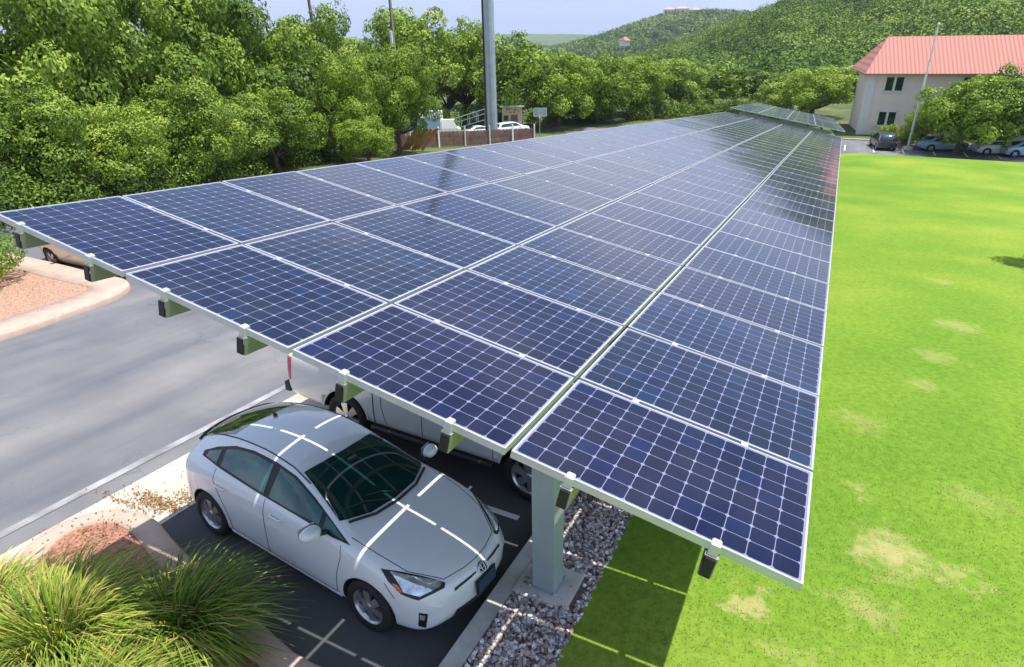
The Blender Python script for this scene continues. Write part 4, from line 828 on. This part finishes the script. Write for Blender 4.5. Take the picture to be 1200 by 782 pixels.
# ---- smaller, distant cars -----------------------------------------------------
def simple_car(label, x, y, yaw, z, col, kind='suv', group=None, tilt=True):
    root = empty('parked_car', (x, y, z), yaw, 0 if not tilt else -math.atan(SL)); tag(root, label, 'car', group); hw = .9
    if kind == 'suv':
        st = [(2.3, .38, .72, .75, .68, .82, .55, .80), (2.2, .28, .85, .88, .80, .95, .66, .93), (1.7, .25, .89, .98, .84, 1.07, .72, 1.05), (1.1, .25, .9, 1.04, .84, 1.15, .74, 1.12), (.5, .25, .9, 1.06, .84, 1.52, .66, 1.45), (.1, .25, .9, 1.07, .84, 1.66, .64, 1.58), (-1.0, .25, .9, 1.08, .84, 1.67, .64, 1.58), (-1.8, .25, .9, 1.08, .83, 1.60, .62, 1.52), (-2.1, .28, .88, 1.04, .80, 1.20, .64, 1.17), (-2.25, .34, .80, .90, .74, .98, .60, .97)]
        gl = [(.85, .87, 1.12), (.25, .72, 1.50), (-1.7, .72, 1.50), (-1.85, .85, 1.12)]; ws = [(1.05, .65, 1.15), (1.05, -.65, 1.15), (.25, -.58, 1.6), (.25, .58, 1.6)]; rw_ = [(-1.85, .58, 1.52), (-1.85, -.58, 1.52), (-2.12, -.65, 1.15), (-2.12, .65, 1.15)]
    else:
        st = [(2.3, .34, .70, .62, .66, .68, .55, .66), (2.2, .24, .83, .72, .78, .78, .64, .76), (1.6, .2, .88, .82, .83, .90, .70, .88), (1.0, .2, .9, .90, .83, .99, .72, .96), (.35, .2, .9, .93, .83, 1.32, .62, 1.26), (-.1, .2, .9, .95, .83, 1.43, .58, 1.36), (-.8, .2, .9, .97, .83, 1.42, .58, 1.35), (-1.4, .2, .9, .98, .82, 1.20, .62, 1.15), (-1.75, .22, .88, .96, .80, 1.04, .68, 1.02), (-2.15, .26, .84, .90, .76, .98, .62, .96), (-2.28, .36, .74, .78, .68, .84, .55, .83)]
        gl = [(.75, .85, 1.0), (.1, .70, 1.32), (-.8, .70, 1.31), (-1.3, .82, 1.03)]; ws = [(.95, .62, 1.0), (.95, -.62, 1.0), (.05, -.53, 1.4), (.05, .53, 1.4)]; rw_ = [(-.95, .53, 1.38), (-.95, -.53, 1.38), (-1.6, -.62, 1.08), (-1.6, .62, 1.08)]
    bm, bv = body_mesh(st, ((1.4, .34), (-1.4, .34)), .39, (.3, .12), hw, 2); bm.materials[0] = col; link('body', bm, root)
    for sd in (-1, 1):
        P_ = (lambda pts: [(a, sd * b_, c) for a, b_, c in pts]); decal('side_window', P_(gl), bv, .006, GLASSD, root, .12)
        zt = .95 if kind == 'suv' else .8
        decal('tail_light', P_([(-2.08, .86, zt + .06), (-2.24, .66, zt + .04), (-2.26, .66, zt - .14), (-2.10, .86, zt - .14)]), bv, .006, REDL, root, .08)
        decal('headlight', P_([(1.95, .84, zt - .02), (2.22, .6, zt - .08), (2.26, .6, zt - .2), (2.0, .84, zt - .16)]), bv, .006, LENS, root, .08)
        MB().box((.72, sd * .98, 1.06), (.13, .17, .12), bev=.03).build('wing_mirror', col, root)
    decal('windscreen', ws, bv, .006, GLASSD, root, .12); decal('rear_window', rw_, bv, .006, GLASSD, root, .12)
    add_wheels(root, (1.4, -1.4), .34, .21, .79, 5)
simple_car('silver car with painted tan reflections behind the kerbed shrub island at the left frame edge', -20.0, 8.6, math.pi, zg(-20.0, 8.6), TANREF, 'suv')
def ground_at(px, py, dz=0):                 # photo point on the ground
    d = ray(px, py); k = 1.0
    for _ in range(60):
        lo = CAM + d * k
        k *= 1.0
        f_ = lo[2] - zg(lo[0], lo[1]) - dz
        k += f_ / max(.02, -d[2] + 0) * .8 / 1.0 if True else 0
        if abs(f_) < .001: break
    q = CAM + d * k; return q
GC = 'cars in the car park beyond the lawn'
for lab, px, D, yaw, col, kd in (('dark SUV parked beyond the lawn in front of the building corner', 1034, 76, 1.75, DARKC, 'suv'), ('light blue and white car parked beyond the lawn right of the flagpole', 1104, 77, .35, BLUEC, 'sedan'), ('white sedan parked under the big oak left of the blue car at the right edge', 1172, 77, .3, WHITEC, 'sedan'), ('blue car parked at the right edge beyond the lawn', 1206, 77, .3, BLUEC, 'sedan')):
    p = at_dist(px, 170, D); simple_car(lab, p[0], p[1], yaw, zg(p[0], p[1]) + .01, col, kd, GC, False)
# ------------------------------------------------------------------ yard behind the canopy
def put(px, D): p = at_dist(px, 160, D); return p[0], p[1], zg(p[0], p[1])
GB = 'cars behind the fence in the yard'
for lab, px, D, yaw, col, kd in (('white car behind the fence left of the box van', 455, 68, .3, WHITEC, 'sedan'), ('white car behind the fence just left of the big steel pole', 563, 74, 1.0, WHITEC, 'sedan'), ('silver car right against the foot of the big steel pole', 600, 77, 1.0, SILVER, 'suv')):
    x, y, z = put(px, D); simple_car(lab, x, y, yaw, z, col, kd, GB)
# box van
x, y, z = put(508, 70); vr = empty('box_van', (x, y, z), .45, -math.atan(SL)); tag(vr, 'white and blue box van behind the fence', 'van')
MB().box((-1.0, 0, 1.85), (4.0, 2.2, 2.3), bev=.05).build('cargo_box', WHITEP, vr)
cb = MB(); cb.prism([(1.05, -1.0), (1.05, 1.0), (2.9, 1.0), (2.9, -1.0)], .5, 1.2).add([(1.05, -1, 1.2), (2.75, -1, 1.2), (2.2, -.9, 2.1), (1.05, -.9, 2.1), (1.05, 1, 1.2), (2.75, 1, 1.2), (2.2, .9, 2.1), (1.05, .9, 2.1)], [(0, 1, 2, 3), (7, 6, 5, 4), (1, 5, 6, 2), (3, 2, 6, 7), (0, 3, 7, 4)]); cb.build('cab', WHITEP, vr)
MB().box((2.46, 0, 1.68), (.05, 1.6, .7), Matrix.Rotation(-.55, 3, 'Y')).build('windscreen', GLASSD, vr)
MB().box((-1.0, -1.115, 1.7), (3.9, .02, 1.2)).build('blue_side_panel', BLUEC, vr); add_wheels(vr, (2.1, -1.9), .38, .24, .92, 5)
# fence with posts
fa, fb = put(405, 56), put(628, 70); A_ = Vector((fa[0], fa[1], 0)); B_ = Vector((fb[0], fb[1], 0)); Ln = (B_ - A_).length; dr = (B_ - A_).normalized()
fr = empty('wooden_fence', (A_.x, A_.y, zg(A_.x, A_.y)), math.atan2(dr.y, dr.x)); tag(fr, 'long brown slatted yard fence with pale posts behind the canopy edge', 'fence')
nb = int(Ln / .16); pm = MB()
zf = lambda s: zg(A_.x + dr.x * s, A_.y + dr.y * s) - zg(A_.x, A_.y)
for i in range(nb): s = i * .16; pm.box((s, 0, zf(s) + .75), (.125, .03, 1.4 + .06 * math.sin(i * 2.3)))
pm.build('boards', mat('brown_fence_wood', (.15, .085, .065), .9, var=.35, scale=1.5), fr)
for i in range(int(Ln / 3.2) + 1): s = i * 3.2; MB().box((s, -.10, zf(s) + .95), (.16, .12, 1.9), bev=.01).build('post', WHITEP if i % 3 == 0 else CONCG, fr)
x, y, z = put(492, 58); tp = empty('timber_stack', (x, y, z), .5, -math.atan(SL)); tag(tp, 'orange timber boards leaning in a stack by the fence', 'timber stack')
for k in range(7): MB().box((-.9 + .3 * k, -.5, 1.0), (.25, .05, 2.5), Matrix.Rotation(.3, 3, 'X') @ Matrix.Rotation(.75 + .06 * (k % 3 - 1), 3, 'Y')).build('board', mat('orange_timber', (.48, .25, .09), .8, var=.2) if k == 0 else bpy.data.materials['orange_timber'], tp)
# metal stair / ramp rails
x, y, z = put(540, 76); rt_ = empty('metal_ramp', (x, y, z), .35, -math.atan(SL)); tag(rt_, 'grey metal ramp with handrails left of the big steel pole', 'ramp')
m = MB(); m.add([(-3, -.6, .2), (3, -.6, 1.9), (3, .6, 1.9), (-3, .6, .2), (-3, -.6, .1), (3, -.6, 1.8), (3, .6, 1.8), (-3, .6, .1)], [(0, 1, 2, 3), (7, 6, 5, 4), (0, 4, 5, 1), (3, 2, 6, 7), (0, 3, 7, 4), (1, 5, 6, 2)]); m.build('deck', PALEST, rt_)
for sd in (-.6, .6):
    m = MB(); m.tube([(-3, sd, 1.3), (3, sd, 3.0)], .04, 6); m.tube([(-3, sd, .8), (3, sd, 2.5)], .03, 6)
    for k in range(7): xx = -3 + k; m.tube([(xx, sd, .2 + (xx + 3) * .283), (xx, sd, 1.3 + (xx + 3) * .283)], .035, 6)
    m.build('handrail', PALEST, rt_)
    m = MB(); m.tube([(3, sd, 1.8), (3, sd, 0)], .05, 6); m.build('leg', PALEST, rt_)
# beige kiosk right of pole
x, y, z = put(601, 80); kk = empty('beige_shed', (x, y, z), .4, -math.atan(SL)); tag(kk, 'small beige shed with white roof just right of the big steel pole', 'shed')
MB().box((0, 0, 1.5), (2.4, 2.2, 3.0)).build('wall', mat('beige_render', (.52, .43, .27), .8), kk); MB().box((0, 0, 3.12), (2.9, 2.7, .2), bev=.04).build('roof', WHITEP, kk)
MB().box((.3, -1.12, 1.1), (.8, .05, 2.1)).build('door', WOODP, kk); MB().box((-.7, -1.12, 1.8), (.5, .04, .6)).build('window', GLASSD, kk)
# poles
x, y, z = put(577.5, 71); o = MB()
bp_ = empty('steel_utility_pole', (x, y, z)); tag(bp_, 'very thick pale steel monopole rising through the trees beyond the canopy', 'utility pole')
MB().lathe([(.56, 0), (.55, 1.0), (.50, 30)], 'z', 12, smooth=False).build('shaft', PALEST, bp_); MB().lathe([(0, .25), (1.05, .25), (1.05, 0)], 'z', 16).build('base_flange', CONC, bp_)
m = MB()
for k in range(12): m.tube([(-.66 + .006 * k, -.15, 2 + k * 2), (-.66 + .006 * k, -.35, 2 + k * 2)], .02, 5)
m.build('climbing_pegs', STEELG, bp_)
MB().box((-.53, -.1, 12), (.3, .3, 23), Matrix.Rotation(.006, 3, 'Y')).build('dark_stripe', BLACKP, bp_)  # dark stripe down the left of the shaft
for lab, px, D, h, tr in (('dark wooden utility pole with a grey transformer can near the top', 385, 62, 14, True), ('slim wooden utility pole in front of the yellow-green oak', 472, 60, 15, False)):
    x, y, z = put(px, D); up_ = empty('utility_pole', (x, y, z)); tag(up_, lab, 'utility pole', 'wooden utility poles')
    MB().lathe([(.17, 0), (.15, 4), (.11, h)], 'z', 10).build('shaft', WOODP, up_); ca = MB(); ca.box((0, 0, h - .7), (2.2, .12, .12)); ca.build('crossarm', WOODP, up_)
    for k in (-.9, -.35, .35, .9): MB().lathe([(0, .18), (.05, .18), (.06, .1), (.03, 0)], 'z', 8, (k, 0, h - .64)).build('insulator', PALEST, up_)
    zc_ = 2.35 - 62 * math.tan(rad(0.3)) + .1 - z
    if tr:
        MB().lathe([(0, zc_ + .35), (.2, zc_ + .35), (.24, zc_ + .28), (.24, zc_ - .45), (0, zc_ - .45)], 'z', 14, (-.38, -.1, 0)).build('transformer', PALEST, up_)
    else:
        MB().tube([(.13, -.1, 1), (.10, -.1, h - 2)], .045, 6).build('conduit', PALEST, up_); MB().box((-.05, -.2, zc_ - .6), (.22, .2, 1.0), bev=.03).build('switch_box', WHITEP, up_)
# basketball hoop
x, y, z = put(633, 77); bh = empty('basketball_hoop', (x, y, z), rad(28)); bh.scale = (.8, .8, .78); tag(bh, 'basketball hoop with pale green framed backboard behind the panel edge', 'basketball hoop')
MB().tube([(0, .9, 0), (0, .9, 2.8), (0, .1, 3.3)], .07, 8).build('pole', PALEST, bh)
bd = MB().box((0, 0, 3.45), (1.8, .04, 1.1), bev=.01).build('backboard', mat('backboard_panel', (.30, .46, .42), .3), bh)
fm = MB()
for (cx_, cz_, w_, h_) in ((0, 4.02, 1.9, .07), (0, 2.88, 1.9, .07), (-.93, 3.45, .07, 1.08), (.93, 3.45, .07, 1.08), (0, 3.65, .6, .05), (-.29, 3.4, .05, .46), (.29, 3.4, .05, .46), (0, 3.15, .6, .05)): fm.box((cx_, -.035, cz_), (w_, .02, h_))
fm.build('board_frame', WHITEP, bd); MB().tube([(.23 * math.cos(q * .3927), -.30 + .23 * math.sin(q * .3927), 3.05) for q in range(17)], .02, 5, cap=False).build('rim', AMBER, bh)
nm_ = MB()
for q in range(8): a = q * .785; nm_.tube([(.23 * math.cos(a), -.30 + .23 * math.sin(a), 3.05), (.13 * math.cos(a + .4), -.30 + .13 * math.sin(a + .4), 2.6)], .012, 4)
nm_.build('net', WHITEP, bh)
# ------------------------------------------------------------------ building
STUC = mat('pink_stucco', (.78, .67, .59), .85, var=.06, scale=1.2, bump=.1); TRIMW = mat('white_trim', (.72, .70, .66), .7, var=.04)
m, N, L, b = nodemat('red_metal_roof'); t = N.new('ShaderNodeTexCoord'); wv = N.new('ShaderNodeTexWave'); wv.inputs['Scale'].default_value = .8; L.new(t.outputs['Object'], wv.inputs['Vector'])
r = ramp(N, [(.0, (.34, .14, .115)), (.12, (.43, .20, .165)), (1, (.47, .24, .20))]); L.new(wv.outputs[0], r.inputs[0]); L.new(r.outputs[0], b.inputs['Base Color']); b.inputs['Roughness'].default_value = .8; b.inputs['Specular IOR Level'].default_value = .1
ROOF = m
p = at_dist(1007, 160, 84); q = at_dist(1021, 84, 84)
bx, by = p[0], p[1]; zb = p[2]; He = 6.7
zgb = zg(bx, by)
br = empty('office_building', (bx, by, min(zb, zgb) - .3), rad(9)); tag(br, 'two storey pinkish stucco building with red hip roof beyond the lawn', 'building')
Bz = zb - min(zb, zgb) + .3; W_, D_ = 34, 8; He = Bz + 6.75
holes = [(1.35 + 7.3 * k, z0) for k in range(4) for z0 in (Bz + 1.15, Bz + 4.75)]
wm = MB(); ww, wh = 1.95, 1.65
xs = sorted({0, W_} | {h[0] for h in holes} | {h[0] + ww for h in holes}); zs = sorted({0, He} | {h[1] for h in holes} | {h[1] + wh for h in holes})
for i in range(len(xs) - 1):
    for j in range(len(zs) - 1):
        if any(abs(xs[i] - h[0]) < 1e-6 and abs(zs[j] - h[1]) < 1e-6 for h in holes): continue
        wm.add([(xs[i], 0, zs[j]), (xs[i + 1], 0, zs[j]), (xs[i + 1], 0, zs[j + 1]), (xs[i], 0, zs[j + 1])], [(0, 1, 2, 3)])
wm.add([(0, 0, 0), (0, D_, 0), (0, D_, He), (0, 0, He), (W_, 0, 0), (W_, D_, 0), (W_, D_, He), (W_, 0, He)], [(0, 1, 2, 3), (4, 5, 6, 7), (1, 5, 6, 2)])
wm.build('wall', STUC, br)
MB().box((.0, .0, He / 2), (.9, .16, He - .02)).box((-.03, .6, He / 2), (.12, 1.2, He - .02)).box((W_ / 2, -.04, He - .2), (W_, .12, .38)).build('corner_trim', TRIMW, br)
for hx, hz_ in holes:
    f_ = MB()
    for (cx_, cz_, w_, h_) in ((ww / 2, .06, ww + .3, .18), (ww / 2, wh - .03, ww + .2, .14), (.05, wh / 2, .14, wh), (ww - .05, wh / 2, .14, wh), (ww / 2, wh / 2, .22, wh)): f_.box((hx + cx_, -.05, hz_ + cz_), (w_, .16, h_))
    fo = f_.build('window', TRIMW, br); MB().box((hx + ww / 2, .10, hz_ + wh / 2), (ww - .02, .04, wh - .02)).build('pane', GLASSD, fo)
rf = MB(); e = .9; x0, x1, y0, y1 = -e, W_ + e, -e, D_ + e; rh = 3.5; rx0, rx1 = x0 + 2.4, x1 - 2.4; ry = D_ / 2
zt = He - .05
rf.add([(x0, y0, zt), (x1, y0, zt), (x1, y1, zt), (x0, y1, zt), (rx0, ry, zt + rh), (rx1, ry, zt + rh), (x0, y0, zt - .12), (x1, y0, zt - .12), (x1, y1, zt - .12), (x0, y1, zt - .12)], [(0, 1, 5, 4), (1, 2, 5), (2, 3, 4, 5), (3, 0, 4), (0, 6, 7, 1), (1, 7, 8, 2), (2, 8, 9, 3), (3, 9, 6, 0), (6, 9, 8, 7)])
ro = rf.build('roof', ROOF, br)
wg = MB(); gx = 17.5; zt2 = zt + .03
wg.add([(gx - 5, -5, zt2), (gx + 5, -5, zt2), (gx, -5, zt2 + 3.3), (gx - 5, ry, zt2), (gx + 5, ry, zt2), (gx, ry, zt2 + 3.3)], [(0, 3, 5, 2), (1, 2, 5, 4)]); wg.build('gable_roof', ROOF, br)
MB().prism([(gx - 4.3, -4.4), (gx + 4.3, -4.4), (gx + 4.3, -.01), (gx - 4.3, -.01)], 0, zt2 - .05).add([(gx - 4.3, -4.4, zt2 - .05), (gx + 4.3, -4.4, zt2 - .05), (gx, -4.4, zt2 + 2.7)], [(0, 1, 2)]).build('wing', STUC, br)
rk = MB(); 
for sd in (-1, 1): rk.add([(gx + sd * 5.05, -5.06, zt2 - .25), (gx, -5.06, zt2 + 3.15), (gx, -5.06, zt2 + 3.4), (gx + sd * 5.05, -5.06, zt2 + .02), (gx + sd * 5.05, -4.96, zt2 - .25), (gx, -4.96, zt2 + 3.15), (gx, -4.96, zt2 + 3.4), (gx + sd * 5.05, -4.96, zt2 + .02)], [(0, 1, 2, 3), (7, 6, 5, 4), (3, 2, 6, 7), (0, 4, 5, 1)])
rk.build('gable_trim', mat('cream_trim', (.70, .60, .42), .7), br)
# flagpole
x, y, z = put(1067, 76); fp = empty('flagpole', (x, y, z)); tag(fp, 'tall bare white flagpole at the far edge of the lawn', 'flagpole')
MB().lathe([(.11, 0), (.10, 2), (.055, 11.2)], 'z', 12).build('shaft', WHITEP, fp); MB().lathe([(0, 11.5), (.10, 11.42), (.13, 11.33), (.10, 11.24), (0, 11.16)], 'z', 12).build('finial', ALUF, fp)
MB().lathe([(0, .35), (.45, .3), (.5, 0)], 'z', 16).build('base', CONC, fp)
MB().tube([(.13, -.05, 1.2), (.09, -.03, 11.1)], .012, 4).build('halyard', WHITEP, fp)
# hilltop houses
for i, (lab, px, py, D, w_, h_) in enumerate((('pale house at the left end of the hilltop row', 784, 14, 1120, 16, 8), ('wide pale house in the middle of the hilltop row', 799, 13, 1120, 20, 8), ('small pale house at the right end of the hilltop row', 815, 14, 1120, 14, 7), ('isolated pale house with reddish roof low between the hills', 732, 49, 640, 5.5, 2.6))):
    p = at_dist(px, py, D); hr = empty('hill_house', (p[0], p[1], p[2] - h_ * .6), .35 + .2 * i); tag(hr, lab, 'house', 'houses on the far hill')
    MB().box((0, 0, h_ / 2 - (8 if D > 900 else 1)), (w_, 9, h_ + (16 if D > 900 else 2))).build('wall', TRIMW, hr)
    MB().add([(-w_ / 2 - .6, -5.2, h_), (w_ / 2 + .6, -5.2, h_), (w_ / 2 + .6, 5.2, h_), (-w_ / 2 - .6, 5.2, h_), (-w_ / 4, 0, h_ + 3), (w_ / 4, 0, h_ + 3)], [(0, 1, 5, 4), (1, 2, 5), (2, 3, 4, 5), (3, 0, 4), (0, 3, 2, 1)]).build('roof', ROOF if i == 3 else PINKC, hr)
    for k in range(3): MB().box((-w_ / 3 + k * w_ / 3, -4.52, h_ * .55), (w_ * .16, .1, h_ * .35)).build('window', GLASSD, hr)

# ------------------------------------------------------------------ air
m = bpy.data.materials.new('air'); m.use_nodes = True; N = m.node_tree.nodes; L = m.node_tree.links
N.remove(N['Principled BSDF']); v_ = N.new('ShaderNodeVolumePrincipled'); v_.inputs['Color'].default_value = (.82, .90, 1, 1); v_.inputs['Density'].default_value = .00016; v_.inputs['Anisotropy'].default_value = .3
L.new(v_.outputs[0], N['Material Output'].inputs['Volume'])
hz_ = MB().box((0, 0, 20), (11000, 11000, 460)).build('haze', m); hz_['kind'] = 'stuff'; tag(hz_, 'thin pale air haze over the whole place')
